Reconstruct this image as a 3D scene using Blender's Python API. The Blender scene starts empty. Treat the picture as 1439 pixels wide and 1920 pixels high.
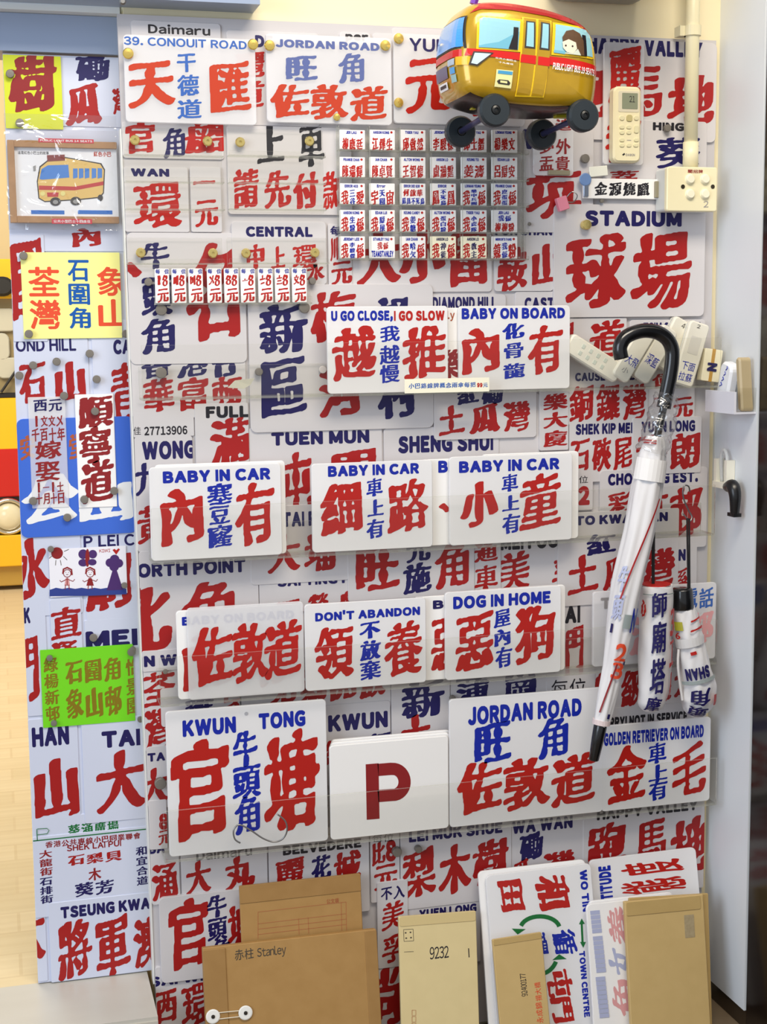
import bpy, math, zlib, random
import numpy as np
from mathutils import Vector
from mathutils.geometry import delaunay_2d_cdt

S = bpy.context.scene
# ------------------------------------------------------------------ camera
FPX, YAW, PITCH, ROLL, D = 2700.0, 0.26211747, 0.12682245, 0.01129195, 2.23327
def cam_axes():
    cy, sy, cp, sp, cr, sr = math.cos(YAW), math.sin(YAW), math.cos(PITCH), math.sin(PITCH), math.cos(ROLL), math.sin(ROLL)
    right = np.array([cy, -sy, 0]); fwd = np.array([sy*cp, cy*cp, -sp]); down = np.cross(fwd, right)
    return right*cr + down*sr, -right*sr + down*cr, fwd
CR, CD, CF = cam_axes()
CAM = np.array([0, -D, 0.0])
cam = bpy.data.cameras.new('camera'); camo = bpy.data.objects.new('camera', cam); S.collection.objects.link(camo)
cam.sensor_width = 36; cam.lens = FPX*36/1920; cam.clip_start = .05; cam.clip_end = 50
from mathutils import Matrix
camo.matrix_world = Matrix([[CR[0], -CD[0], -CF[0], CAM[0]], [CR[1], -CD[1], -CF[1], CAM[1]], [CR[2], -CD[2], -CF[2], CAM[2]], [0, 0, 0, 1]])
S.camera = camo
# ------------------------------------------------------------------ world, lamps, exposure
S.view_settings.view_transform = 'Standard'; S.view_settings.look = 'None'
S.view_settings.exposure = 0.0; S.view_settings.gamma = 1.0; S.view_settings.use_curve_mapping = False
S.cycles.transparent_max_bounces = 24
w = bpy.data.worlds.new('room_light'); S.world = w; w.use_nodes = True
w.node_tree.nodes['Background'].inputs[0].default_value = (.92, .95, 1, 1)
w.node_tree.nodes['Background'].inputs[1].default_value = .58
def area(name, loc, aim, sx, sy, power, col):
    l = bpy.data.lights.new(name, 'AREA'); l.shape = 'RECTANGLE'; l.size = sx; l.size_y = sy; l.energy = power; l.color = col
    o = bpy.data.objects.new(name, l); S.collection.objects.link(o); o.location = loc
    o.rotation_euler = (Vector(aim)-Vector(loc)).to_track_quat('-Z', 'Y').to_euler(); return o
area('ceiling_lamp', (.55, -1.3, 1.45), (.6, 0, -.5), 1.3, .5, 36, (1, .90, .74))
area('window_daylight', (-2.2, -2.0, .5), (.2, 0, -.3), 1.6, 1.9, 54, (.74, .86, 1))
area('back_room_lamp', (-.6, 2.0, 1.4), (-.2, 3.2, -1), 1.4, 1.4, 75, (1, .92, .76))

FLOOR = -1.20      # shop floor
STEP = -1.045      # raised floor of the room beyond
# ------------------------------------------------------------------ materials
def lin(c): return tuple(((x/255)/12.92 if x/255 <= .04045 else ((x/255+.055)/1.055)**2.4) for x in c)+(1,)
_m = {}
def mat(name, c, rough=.5, metal=0, spec=.5, noise=0, nscale=30, trans=0, coat=0):
    if name in _m: return _m[name]
    m = bpy.data.materials.new(name); m.use_nodes = True; nt = m.node_tree; b = nt.nodes['Principled BSDF']
    b.inputs['Base Color'].default_value = lin(c); b.inputs['Roughness'].default_value = rough; b.inputs['Metallic'].default_value = metal
    b.inputs['Specular IOR Level'].default_value = spec; b.inputs['Coat Weight'].default_value = coat
    if noise:
        tc = nt.nodes.new('ShaderNodeTexCoord'); n = nt.nodes.new('ShaderNodeTexNoise'); n.inputs['Scale'].default_value = nscale; n.inputs['Detail'].default_value = 5
        mx = nt.nodes.new('ShaderNodeMix'); mx.data_type = 'RGBA'
        mx.inputs[6].default_value = lin([max(0, x-noise) for x in c]); mx.inputs[7].default_value = lin([min(255, x+noise) for x in c])
        nt.links.new(tc.outputs['Object'], n.inputs['Vector']); nt.links.new(n.outputs[0], mx.inputs[0]); nt.links.new(mx.outputs[2], b.inputs['Base Color'])
    if trans:
        out = nt.nodes['Material Output']; t = nt.nodes.new('ShaderNodeBsdfTransparent'); x = nt.nodes.new('ShaderNodeMixShader')
        x.inputs[0].default_value = trans; nt.links.new(b.outputs[0], x.inputs[1]); nt.links.new(t.outputs[0], x.inputs[2]); nt.links.new(x.outputs[0], out.inputs[0])
    _m[name] = m; return m
def clear(name, tint, gloss=.06, rough=.08, bump=0, milk=0.0):
    if name in _m: return _m[name]
    m = bpy.data.materials.new(name); m.use_nodes = True; nt = m.node_tree; nt.nodes.clear(); N = nt.nodes.new
    out = N('ShaderNodeOutputMaterial'); t = N('ShaderNodeBsdfTransparent'); t.inputs[0].default_value = lin(tint)
    g = N('ShaderNodeBsdfGlossy'); g.inputs['Roughness'].default_value = rough
    lw = N('ShaderNodeLayerWeight'); lw.inputs[0].default_value = .12
    ma = N('ShaderNodeMath'); ma.operation = 'MULTIPLY_ADD'; ma.inputs[1].default_value = .4; ma.inputs[2].default_value = gloss*.4
    nt.links.new(lw.outputs['Fresnel'], ma.inputs[0])
    x = N('ShaderNodeMixShader'); nt.links.new(ma.outputs[0], x.inputs[0]); nt.links.new(t.outputs[0], x.inputs[1]); nt.links.new(g.outputs[0], x.inputs[2])
    last = x
    if milk:
        df = N('ShaderNodeBsdfDiffuse'); df.inputs[0].default_value = lin((235, 235, 228)); y = N('ShaderNodeMixShader'); y.inputs[0].default_value = milk
        nt.links.new(x.outputs[0], y.inputs[1]); nt.links.new(df.outputs[0], y.inputs[2]); last = y
    if bump:
        tc = N('ShaderNodeTexCoord'); nz = N('ShaderNodeTexNoise'); nz.inputs['Scale'].default_value = 14; nz.inputs['Detail'].default_value = 3; nz.inputs['Distortion'].default_value = 1.2
        bp = N('ShaderNodeBump'); bp.inputs['Strength'].default_value = bump; bp.inputs['Distance'].default_value = .02
        nt.links.new(tc.outputs['Object'], nz.inputs['Vector']); nt.links.new(nz.outputs[0], bp.inputs['Height']); nt.links.new(bp.outputs[0], g.inputs['Normal'])
    nt.links.new(last.outputs[0], out.inputs[0]); _m[name] = m; return m
PRINT = mat('printed_sheet', (208, 204, 206), .42, noise=4, nscale=6)
SHEET = mat('poster_base', (196, 192, 194), .45)
LPRINT = mat('daylit_printed_panel', (206, 211, 230), .42, noise=4, nscale=6)  # white print, with the window light's blue mixed into the base colour
OPAL = mat('opal_acrylic', (248, 247, 249), .16, trans=.22)
OPALT = mat('thin_opal_acrylic', (244, 243, 246), .12, trans=.48)
OPALS = mat('solid_opal_acrylic', (246, 244, 243), .18)
ACR = clear('clear_acrylic', (253, 253, 252), .03)
ACE = clear('lit_acrylic_edge', (240, 241, 234), .25, .2, milk=.12)  # milky white paints in the light that thin acrylic edges catch
INK = {'R': mat('red_ink', (180, 22, 12), .38), 'P': mat('printed_red', (162, 14, 14), .45), 'N': mat('navy_ink', (20, 12, 84), .45), 'K': mat('black_ink', (28, 25, 34), .45),
       'B': mat('blue_ink', (6, 34, 160), .38), 'O': mat('orange_red_ink', (190, 58, 28), .3), 'S': mat('slate_blue_ink', (92, 104, 158), .25), 'L': mat('light_blue_ink', (50, 96, 176), .35),
       'G': mat('green_ink', (12, 108, 48), .4), 'W': mat('white_ink', (238, 238, 240), .4), 'Y': mat('olive_ink', (132, 112, 8), .4), 'D': mat('dark_red_ink', (140, 24, 28), .45),
       'C': mat('coral_ink', (226, 76, 42), .4), 'E': mat('cobalt_ink', (0, 84, 168), .4), 'A': mat('grey_ink', (150, 146, 146), .4), 'V': mat('violet_ink', (52, 34, 112), .45),
       'T': mat('pencil_ink', (70, 62, 52), .5), 'I': mat('rust_ink', (170, 84, 50), .5), 'b': mat('pale_blue_ink', (176, 182, 214), .4), 'r': mat('pale_red_ink', (222, 160, 162), .4)}
INKNAME = {'R': 'red', 'P': 'dark red', 'N': 'navy', 'K': 'black', 'B': 'blue', 'O': 'orange red', 'S': 'slate blue', 'L': 'light blue', 'G': 'green', 'W': 'white', 'Y': 'olive', 'D': 'maroon', 'C': 'coral',
           'E': 'cobalt blue', 'A': 'grey', 'V': 'violet', 'T': 'pencil grey', 'I': 'rust', 'b': 'pale blue', 'r': 'pale red'}
# ------------------------------------------------------------------ objects
class Root:
    pass
def thing(name, label, cat, at, group=None):
    o = bpy.data.objects.new(name, None); S.collection.objects.link(o); o.empty_display_size = .02
    o.location = at; o['label'] = label; o['category'] = cat
    if group: o['group'] = group
    o['org'] = [float(x) for x in at]; return o
def obj(name, vs, fs, mats, parent=None, fm=None, smooth=False, label=None):
    org = np.array(parent['org']) if parent is not None else np.zeros(3)
    me = bpy.data.meshes.new(name); me.from_pydata([tuple(np.asarray(v, float)-org) for v in vs], [], fs)
    for m in (mats if isinstance(mats, list) else [mats]): me.materials.append(m)
    if fm: me.polygons.foreach_set('material_index', fm)
    if smooth: me.polygons.foreach_set('use_smooth', [True]*len(me.polygons))
    me.update(); o = bpy.data.objects.new(name, me); S.collection.objects.link(o)
    if parent is not None: o.parent = parent; o['org'] = [float(x) for x in org]
    if label: o['label'] = label
    return o
def single(name, label, cat, vs, fs, mats, group=None, **k):
    """a thing that is one mesh, with its origin at its base"""
    v = np.array(vs, float); at = np.array([v[:, 0].mean(), v[:, 1].mean(), v[:, 2].min()])
    o = obj(name, v-at, fs, mats, None, **k); o.location = at; o['label'] = label; o['category'] = cat
    if group: o['group'] = group
    return o
def struct(name, vs, fs, m):
    o = obj(name, vs, fs, m); o['kind'] = 'structure'; return o
def box(x0, x1, y0, y1, z0, z1):
    v = [(x, y, z) for z in (z0, z1) for y in (y0, y1) for x in (x0, x1)]
    return v, [(0, 2, 3, 1), (4, 5, 7, 6), (0, 1, 5, 4), (2, 6, 7, 3), (0, 4, 6, 2), (1, 3, 7, 5)]
class MB:
    def __init__(s): s.v = []; s.f = []; s.m = []
    def add(s, vf, mi=0):
        k = len(s.v); s.v += [tuple(x) for x in vf[0]]; s.f += [tuple(i+k for i in f) for f in vf[1]]; s.m += [mi]*len(vf[1]); return s
# ------------------------------------------------------------------ frames: a plane in the room with its own axes
def ray(x, y): return CR*((x-719.5)/FPX) + CD*((y-960)/FPX) + CF
class Fr:
    def __init__(s, O, U=(1, 0, 0), V=(0, 0, 1)):
        s.O = np.array(O, float); s.U = np.array(U, float); s.V = np.array(V, float); s.N = np.cross(s.U, s.V)
    def uv(s, x, y):
        q = ray(x, y); t = np.dot(s.O-CAM, s.N)/np.dot(q, s.N); p = CAM+q*t-s.O; return np.dot(p, s.U), np.dot(p, s.V)
    def at(s, u, v, w=0): return s.O+s.U*u+s.V*v+s.N*w
    def pt(s, x, y, w=0): return s.at(*s.uv(x, y), w)
    def rect(s, r):
        if max(map(abs, r)) < 2: return r[0], r[3], r[2], r[1]      # already metres: left, top, right, bottom
        a = s.uv(r[0], r[1]); b = s.uv(r[2], r[3]); return a[0], b[1], b[0], a[1]
def WF(d): return Fr((0, -d, 0))
def spun(px, d, deg, tilt=0):
    """frame centred where pixel px meets the plane d, turned clockwise by deg, top tipped to the wall by tilt"""
    c = WF(d).pt(*px); a = math.radians(deg); t = math.radians(tilt)
    V0 = np.array([0, math.sin(t), math.cos(t)]); U0 = np.array([1., 0, 0])
    return Fr(c, U0*math.cos(a)-V0*math.sin(a), U0*math.sin(a)+V0*math.cos(a))
def lean(db, tilt, rot=0):
    """frame standing on the floor at distance db from the wall, leaning back"""
    t = math.radians(tilt); a = math.radians(rot); V0 = np.array([0, math.sin(t), math.cos(t)]); U0 = np.array([1., 0, 0])
    return Fr((0, -db, FLOOR), U0*math.cos(a)-V0*math.sin(a), U0*math.sin(a)+V0*math.cos(a))
def slab(fr, r, w0, w1, rad=.004, bev=.0006, seg=4):
    """rounded rectangle plate in a frame, softened front edge"""
    u0, v0, u1, v1 = r; rad = max(min(rad, (u1-u0)/2.01, (v1-v0)/2.01), bev*1.5)
    def loop(ins):
        p = []; q = rad-ins
        for cx, cy, a0 in ((u1-rad, v1-rad, 0), (u0+rad, v1-rad, 90), (u0+rad, v0+rad, 180), (u1-rad, v0+rad, 270)):
            for i in range(seg+1):
                a = math.radians(a0+90*i/seg); p.append((cx+q*math.cos(a), cy+q*math.sin(a)))
        return p
    L = loop(0); L2 = loop(bev); n = len(L)
    v = [fr.at(a, b, w0) for a, b in L]+[fr.at(a, b, w1-bev) for a, b in L]+[fr.at(a, b, w1) for a, b in L2]
    f = [tuple(range(n-1, -1, -1)), tuple(range(2*n, 3*n))]
    for k in (0, n):
        for i in range(n):
            j = (i+1) % n; f.append((k+i, k+j, k+n+j, k+n+i))
    return v, f
def tube(path, rad, n=12, caps=True, squash=None):
    P = [np.array(p, float) for p in path]; R = rad if hasattr(rad, '__len__') else [rad]*len(P)
    T = [P[min(i+1, len(P)-1)]-P[max(i-1, 0)] for i in range(len(P))]; T = [t/np.linalg.norm(t) for t in T]
    a = np.array([0, -1., 0]) if abs(T[0][1]) < .9 else np.array([1., 0, 0]); v = []; f = []
    for i, (p, t) in enumerate(zip(P, T)):
        a = a-t*np.dot(a, t); a /= np.linalg.norm(a); b = np.cross(t, a)
        for k in range(n):
            th = 2*math.pi*k/n; q = R[i] if not callable(R[i]) else R[i](th)
            v.append(p+a*math.cos(th)*q+b*math.sin(th)*q)
    for i in range(len(P)-1):
        for k in range(n):
            j = (k+1) % n; f.append((i*n+k, i*n+j, (i+1)*n+j, (i+1)*n+k))
    if caps: f += [tuple(range(n-1, -1, -1)), tuple(range((len(P)-1)*n, len(P)*n))]
    return v, f
def lathe(fr, u, v, prof, n=20):
    """profile of (radius, height) turned round the frame's normal at (u, v)"""
    vs = []; fs = []
    for r, h in prof:
        for k in range(n):
            t = 2*math.pi*k/n; vs.append(fr.at(u+r*math.cos(t), v+r*math.sin(t), h))
    for i in range(len(prof)-1):
        for k in range(n):
            j = (k+1) % n; fs.append((i*n+k, i*n+j, (i+1)*n+j, (i+1)*n+k))
    fs += [tuple(range(n-1, -1, -1)), tuple(range((len(prof)-1)*n, len(prof)*n))]
    return vs, fs
def smooth_path(pts, per=6):
    P = [np.array(p, float) for p in pts]; o = []
    for i in range(len(P)-1):
        p0, p1, p2, p3 = P[max(i-1, 0)], P[i], P[i+1], P[min(i+2, len(P)-1)]
        for k in range(per):
            t = k/per; o.append(.5*((2*p1)+(p2-p0)*t+(2*p0-5*p1+4*p2-p3)*t*t+(3*p1-p0-3*p2+p3)*t**3))
    o.append(P[-1]); return o
# ------------------------------------------------------------------ lettering
_src = bpy.data.objects.new('lettering_source', bpy.data.curves.new('lettering_source', 'FONT')); S.collection.objects.link(_src)
def contours(s):
    _src.data.body = s; dg = bpy.context.evaluated_depsgraph_get(); dg.update(); ev = _src.evaluated_get(dg); cu = ev.to_curve(dg); out = []
    for sp in cu.splines:
        bp = sp.bezier_points; n = len(bp); pts = []
        for i in range(n):
            a, b = bp[i], bp[(i+1) % n]; p0, p1, p2, p3 = [np.array(v[:2]) for v in (a.co, a.handle_right, b.handle_left, b.co)]
            for t in np.arange(k := 6 if np.linalg.norm(p3-p0) > .02 else 2)/k:
                q = 1-t; pts.append(q**3*p0+3*q*q*t*p1+3*q*t*t*p2+t**3*p3)
        if pts: out.append(np.array(pts))
    ev.to_curve_clear(); return out
def field_noise(h, w, cell, seed):
    rng = np.random.default_rng(seed); g = rng.uniform(-1, 1, (h//cell+3, w//cell+3)); y = np.arange(h)/cell; x = np.arange(w)/cell
    yi = y.astype(int); xi = x.astype(int); fy = (y-yi)[:, None]; fx = (x-xi)[None, :]; fy = fy*fy*(3-2*fy); fx = fx*fx*(3-2*fx)
    return (g[yi][:, xi]*(1-fx)+g[yi][:, xi+1]*fx)*(1-fy)+(g[yi+1][:, xi]*(1-fx)+g[yi+1][:, xi+1]*fx)*fy
def blur(a, n):
    for _ in range(n):
        a = (np.roll(a, 1, 0)+2*a+np.roll(a, -1, 0))/4; a = (np.roll(a, 1, 1)+2*a+np.roll(a, -1, 1))/4
    return a
def trace(f):
    ins = f > 0; seg = {}; pos = {}
    ys, xs = np.nonzero((ins[:-1, :-1].astype(int)+ins[1:, :-1]+ins[:-1, 1:]+ins[1:, 1:]) % 4)
    for y, x in zip(ys, xs):
        cor = [(y, x), (y, x+1), (y+1, x+1), (y+1, x)]; c = [ins[q] for q in cor]; ent = []; ext = []
        for i in range(4):
            j = (i+1) % 4
            if c[i] != c[j]:
                k = tuple(sorted((cor[i], cor[j])))
                if k not in pos:
                    a, b = f[k[0]], f[k[1]]; t = a/(a-b); pos[k] = (k[0][1]+(k[1][1]-k[0][1])*t, k[0][0]+(k[1][0]-k[0][0])*t)
                (ext if c[i] else ent).append((i, k))
        if len(ent) == 1: seg[ent[0][1]] = ext[0][1]
        else:
            for i, k in ent: seg[k] = ([e for e in ext if e[0] == (i+1) % 4] or ext)[0][1]
    loops = []
    while seg:
        k0, k = next(iter(seg.items())); del seg[k0]; lp = [pos[k0]]
        while k != k0 and k in seg: lp.append(pos[k]); k = seg.pop(k)
        loops.append(np.array(lp))
    return loops
def simplify(p, eps):
    n = len(p)
    if n < 8: return p
    keep = np.zeros(n, bool); i1 = int(np.argmax(((p-p[0])**2).sum(1))); keep[[0, i1]] = True; st = [(0, i1), (i1, n)]; q = np.vstack([p, p[:1]])
    while st:
        a, b = st.pop()
        if b-a < 2: continue
        d = q[b]-q[a]; s = q[a+1:b]-q[a]; e = np.abs(s[:, 0]*d[1]-s[:, 1]*d[0])/(np.hypot(*d)+1e-9); m = int(e.argmax())
        if e[m] > eps: m += a+1; keep[m % n] = True; st += [(a, m), (m, b)]
    return p[keep]
STY = {'b': dict(major=.1, minor=.032, ang=20, slant=.10, rough=.75, base=.07, k=1.5),     # brush
       'f': dict(major=.06, minor=.02, ang=20, slant=.08, rough=.4, base=.1, k=.9),         # fine brush
       'h': dict(major=.012, minor=.004, ang=-38, slant=.06, rough=.5, base=.25, k=.3),      # handwriting
       's': dict(major=.045, minor=.03, ang=0, slant=0, rough=0, base=.25, k=.5),            # bold sans
       't': dict(major=.012, minor=.012, ang=0, slant=0, rough=0, base=.4, k=.1),            # thin sans
       'l': dict(major=.12, minor=.12, ang=0, slant=0, rough=0, base=.42, k=.15),            # bold latin
       'm': dict(major=.055, minor=.055, ang=0, slant=0, rough=0, base=.42, k=.15)}            # medium latin
_gc = {}
def glyph(ch, st):
    if (ch, st) in _gc: return _gc[ch, st]
    q = STY[st]; N = 100 if st in 'bf' else 84
    cs = contours(ch); allp = np.vstack(cs); lo = allp.min(0); hi = allp.max(0); sc = N*.74/.85
    slant = q['slant']; pad = N*.13; W = int((hi[0]-lo[0])*sc+2*pad)+2; H = int((hi[1]-lo[1])*sc+2*pad+slant*W)+3
    rows = np.zeros((H, W+1), int); sd = zlib.crc32(ch.encode()); A = 2.4 if st == 'b' else 1.4
    warp = (A*field_noise(H, W, 30, sd+1), A*field_noise(H, W, 30, sd+2))
    for c in cs:
        p = (c-lo)*sc+pad; p[:, 1] += slant*p[:, 0]*.9
        if q['rough']:
            wx, wy = warp; xi = np.clip(p[:, 0].astype(int), 0, W-1); yi = np.clip(p[:, 1].astype(int), 0, H-1); p = p+np.c_[wx[yi, xi], wy[yi, xi]]
        for (x0, y0), (x1, y1) in zip(p, np.roll(p, -1, 0)):
            if y0 == y1: continue
            d = 1 if y1 > y0 else -1; ya, yb = (y0, y1) if d > 0 else (y1, y0)
            for y in range(max(0, math.ceil(ya-.5)), min(H-1, math.ceil(yb-.5)-1)+1):
                rows[y, min(max(int(math.ceil(x0+(x1-x0)*(y+.5-y0)/(y1-y0)-.5)), 0), W)] += d
    g = (np.cumsum(rows, 1)[:, :W] != 0).astype(float)
    t = math.radians(q['ang']); stack = g*0
    for r in (.25, .5, .75, 1.):      # grow the strokes with a slanted nib, less where strokes crowd together
        a = max(q['major']*sc*r, .6); b = max(q['minor']*sc*r, .6); R = int(math.ceil(a)); acc = g.copy()
        for dy in range(-R, R+1):
            for dx in range(-R, R+1):
                e = (dx*math.cos(t)+dy*math.sin(t))/a; h = (-dx*math.sin(t)+dy*math.cos(t))/b
                if e*e+h*h <= 1: np.maximum(acc, np.roll(np.roll(g, dy, 0), dx, 1), out=acc)
        stack += acc/4
    f = blur(stack, 2 if st in 'bf' else 1)-np.clip(q['base']+q['k']*blur(g, 60), .13, .72)
    if q['rough']: f = f+q['rough']*(.05*field_noise(H, W, 8, sd)+.30*field_noise(H, W, 24, sd+3))*np.clip(1-abs(f)*2, 0, 1)*np.clip(stack*4, 0, 1)
    f[0] = f[-1] = -1; f[:, 0] = f[:, -1] = -1
    loops = [simplify(l, .35 if st in 'bf' else .22) for l in trace(f)]
    loops = [l for l in loops if len(l) >= 3 and abs(np.sum(l[:, 0]*np.roll(l[:, 1], -1)-l[:, 1]*np.roll(l[:, 0], -1))) > 8]
    vs = []; es = []
    for l in loops:
        k = len(vs); n = len(l); vs += [Vector((float(x), float(y))) for x, y in l]; es += [(k+i, k+(i+1) % n) for i in range(n)]
    v, e, ff, _, _, _ = delaunay_2d_cdt(vs, es, [], 0, 1e-5); V = np.array([p[:] for p in v]); F = []
    for x in ff:
        c = V[list(x)].mean(0); i, j = int(c[1]), int(c[0]); a, b = c[1]-i, c[0]-j
        if (f[i, j]*(1-b)+f[i, j+1]*b)*(1-a)+(f[i+1, j]*(1-b)+f[i+1, j+1]*b)*a > 0: F.append(tuple(x))
    V = (V-pad)/sc+lo; used = V[sorted({i for x in F for i in x})]
    _gc[ch, st] = (V, F, used.min(0), used.max(0)); return _gc[ch, st]
def full(c): return chr(ord(c)+0xFEE0) if 33 <= ord(c) <= 126 else c
def layout(s, st, W, H, vert=False):
    """text fitted into a W x H box; list of (verts2d, faces)"""
    out = []
    if st in 'lmh' and all(ord(c) < 0x2E80 for c in s):
        x = 0; gl = []
        gap = .075 if st != 'h' else .03
        for c in s:
            if c == ' ': x += .30; continue
            V, F, a, b = glyph(full(c), st)
            if c == 'I' and st != 'h':       # plain upright without serifs
                wd = {'l': .20, 'm': .14}.get(st, .1); V = np.array([(0, a[1]), (wd, a[1]), (wd, b[1]), (0, b[1])]); F = [(0, 1, 2, 3)]; a = V[0]; b = V[2]
            gl.append((V-np.array([a[0]-x, 0]), F)); x += b[0]-a[0]+gap
        x -= gap; A = np.vstack([v[sorted({i for q in f for i in q})] for v, f in gl]); lo, hi = A.min(0), A.max(0)
        return [((v-lo)/(hi-lo)*np.array([W, H]), f) for v, f in gl]
    n = len(s)
    for i, c in enumerate(s):
        if c == ' ': continue
        cw, chh = (W, H/n) if vert else (W/n, H); V, F, a, b = glyph(full(c), st); sz = b-a; g = .90 if n > 1 else 1.0
        tw, th = cw*(g if not vert else 1), chh*(g if vert else 1)
        sx, sy = tw/sz[0], th/sz[1]
        if sz[0] < .45: sx = min(sx, sy*1.2)
        if sz[1] < .45: sy = min(sy, sx*1.2)
        o = np.array([(cw if not vert else W)*((i if not vert else 0)+.5), H-chh*(i+.5) if vert else H/2])
        out.append(((V-(a+b)/2)*np.array([sx, sy])+o, F))
    return out
def clip(poly, r):
    for ax, lim, sg in ((0, r[0], 1), (0, r[2], -1), (1, r[1], 1), (1, r[3], -1)):
        o = []
        for i in range(len(poly)):
            p, q = poly[i], poly[(i+1) % len(poly)]; a, b = (p[ax]-lim)*sg, (q[ax]-lim)*sg
            if a >= 0: o.append(p)
            if a*b < 0: t = a/(a-b); o.append((p[0]+(q[0]-p[0])*t, p[1]+(q[1]-p[1])*t))
        poly = o
        if len(poly) < 3: return []
    return poly
def place(fr, text, bounds=None, uvrect=None):
    """2-D glyph polygons in frame coordinates for a text spec (string, ink, x0, y0, x1, y1, style, turn)"""
    s, ink, x0, y0, x1, y1 = text[:6]; st = text[6] if len(text) > 6 else ('b' if ord(s[0]) > 0x2E80 else 'l'); turn = text[7] if len(text) > 7 else 0
    vert = st[-1] == 'v' and len(st) > 1; st = st[0]
    u0, v0, u1, v1 = uvrect or fr.rect((x0, y0, x1, y1)); W, H = u1-u0, v1-v0
    if turn in (90, -90): W, H = H, W
    P = []; Fs = []
    for V, F in layout(s, st, W, H, vert):
        a, b = V[:, 0], V[:, 1]
        if turn == 90: Q = np.c_[u0+b, v1-a]
        elif turn == -90: Q = np.c_[u1-b, v0+a]
        elif turn == 180: Q = np.c_[u1-a, v1-b]
        else: Q = np.c_[u0+a, v0+b]
        if bounds is not None and ((Q.min(0) < np.array(bounds[:2])).any() or (Q.max(0) > np.array(bounds[2:])).any()):
            for f in F:
                p = clip([tuple(Q[i]) for i in f], bounds)
                if p: k = len(P); P += p; Fs.append(tuple(range(k, k+len(p))))
        else:
            k = len(P); P += [tuple(q) for q in Q]; Fs += [tuple(i+k for i in f) for f in F]
    return P, Fs
def letter(parent, fr, texts, w, bounds=None, wrap=None, name='lettering'):
    """one lettering mesh per line of text"""
    for t in texts:
        ink = t[1]; vs = []; fs = []
        for t in [t]:
            P, F = place(fr, t, bounds); k = len(vs); vs += [(wrap(*p) if wrap else fr.at(p[0], p[1], w)) for p in P]; fs += [tuple(i+k for i in f) for f in F]
        if fs: obj(name, vs, fs, INK[ink], parent, label=INKNAME[ink]+' lettering')
def shapes(parent, fr, polys, w, m, name, label=None, bounds=None):
    """flat filled outlines given in pixels, lying on a frame"""
    vs = []; fs = []; w -= .00004
    for p in polys:
        w += .00004; q = [fr.uv(*a) for a in p]; k = len(vs)
        v, e, f, _, _, _ = delaunay_2d_cdt([Vector(a) for a in q], [], [list(range(len(q)))], 1, 1e-7)
        for x in f:
            pl = [tuple(v[i]) for i in x]
            if bounds: pl = clip(pl, bounds)
            if len(pl) >= 3: k = len(vs); vs += [fr.at(a, b, w) for a, b in pl]; fs.append(tuple(range(k, k+len(pl))))
    return obj(name, vs, fs, m, parent, label=label)
def circ(x, y, r, n=20, ry=None): return [(x+r*math.cos(2*math.pi*i/n), y+(ry or r)*math.sin(2*math.pi*i/n)) for i in range(n)]
def stroke(pts, wd):
    """outline of a pen line in pixels"""
    P = [np.array(p, float) for p in pts]; L = []; R = []
    for i, p in enumerate(P):
        t = P[min(i+1, len(P)-1)]-P[max(i-1, 0)]; t /= np.linalg.norm(t)+1e-9; n = np.array([-t[1], t[0]])*wd/2; L.append(p+n); R.append(p-n)
    return [(float(a[0]), float(a[1])) for a in L+R[::-1]]
def quads(fr, pts, wd, w):
    """pen line as a strip of quads in pixels"""
    P = [np.array(p, float) for p in pts]; vs = []; fs = []
    for i, p in enumerate(P):
        t = P[min(i+1, len(P)-1)]-P[max(i-1, 0)]; t /= np.linalg.norm(t)+1e-9; n = np.array([-t[1], t[0]])*wd/2
        vs += [fr.pt(*(p+n), w), fr.pt(*(p-n), w)]
    return vs, [(2*i, 2*i+1, 2*i+3, 2*i+2) for i in range(len(P)-1)]
# ================================================================== the setting
CREAM = mat('cream_wall_paint', (236, 224, 188), .6, noise=3, nscale=8)
WHITEP = mat('white_gloss_panel', (226, 230, 235), .35, noise=3, nscale=4)
XR = 1.1918
def wood_floor(name, a, b, sx, sy, plank=True):
    m = bpy.data.materials.new(name); m.use_nodes = True; nt = m.node_tree; bs = nt.nodes['Principled BSDF']; bs.inputs['Roughness'].default_value = .35
    tc = nt.nodes.new('ShaderNodeTexCoord'); mp = nt.nodes.new('ShaderNodeMapping'); mp.inputs['Scale'].default_value = (sx, sy, 1)
    n = nt.nodes.new('ShaderNodeTexNoise'); n.inputs['Scale'].default_value = 4; n.inputs['Detail'].default_value = 6
    mx = nt.nodes.new('ShaderNodeMix'); mx.data_type = 'RGBA'; mx.inputs[6].default_value = lin(a); mx.inputs[7].default_value = lin(b)
    L = nt.links.new; L(tc.outputs['Object'], mp.inputs[0]); L(mp.outputs[0], n.inputs['Vector']); L(n.outputs[0], mx.inputs[0]); last = mx.outputs[2]
    if plank:
        br = nt.nodes.new('ShaderNodeTexBrick'); br.inputs['Scale'].default_value = 1; br.inputs['Brick Width'].default_value = 1.9; br.inputs['Row Height'].default_value = .09
        br.inputs['Mortar Size'].default_value = .003; br.inputs['Color1'].default_value = (1, 1, 1, 1); br.inputs['Color2'].default_value = (.92, .91, .88, 1); br.inputs['Mortar'].default_value = (.9, .87, .83, 1)
        L(tc.outputs['Object'], br.inputs['Vector']); m2 = nt.nodes.new('ShaderNodeMix'); m2.data_type = 'RGBA'; m2.blend_type = 'MULTIPLY'; m2.inputs[0].default_value = 1
        L(last, m2.inputs[6]); L(br.outputs[0], m2.inputs[7]); last = m2.outputs[2]
    L(last, bs.inputs['Base Color']); return m
struct('wall_back', *box(.2095, 2.2, .012, .10, FLOOR, 1.5), CREAM)
struct('floor', *box(-3, 2.2, -3, 4.3, FLOOR-.05, FLOOR), mat('shop_floor', (120, 104, 84), .4, noise=8))
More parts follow.
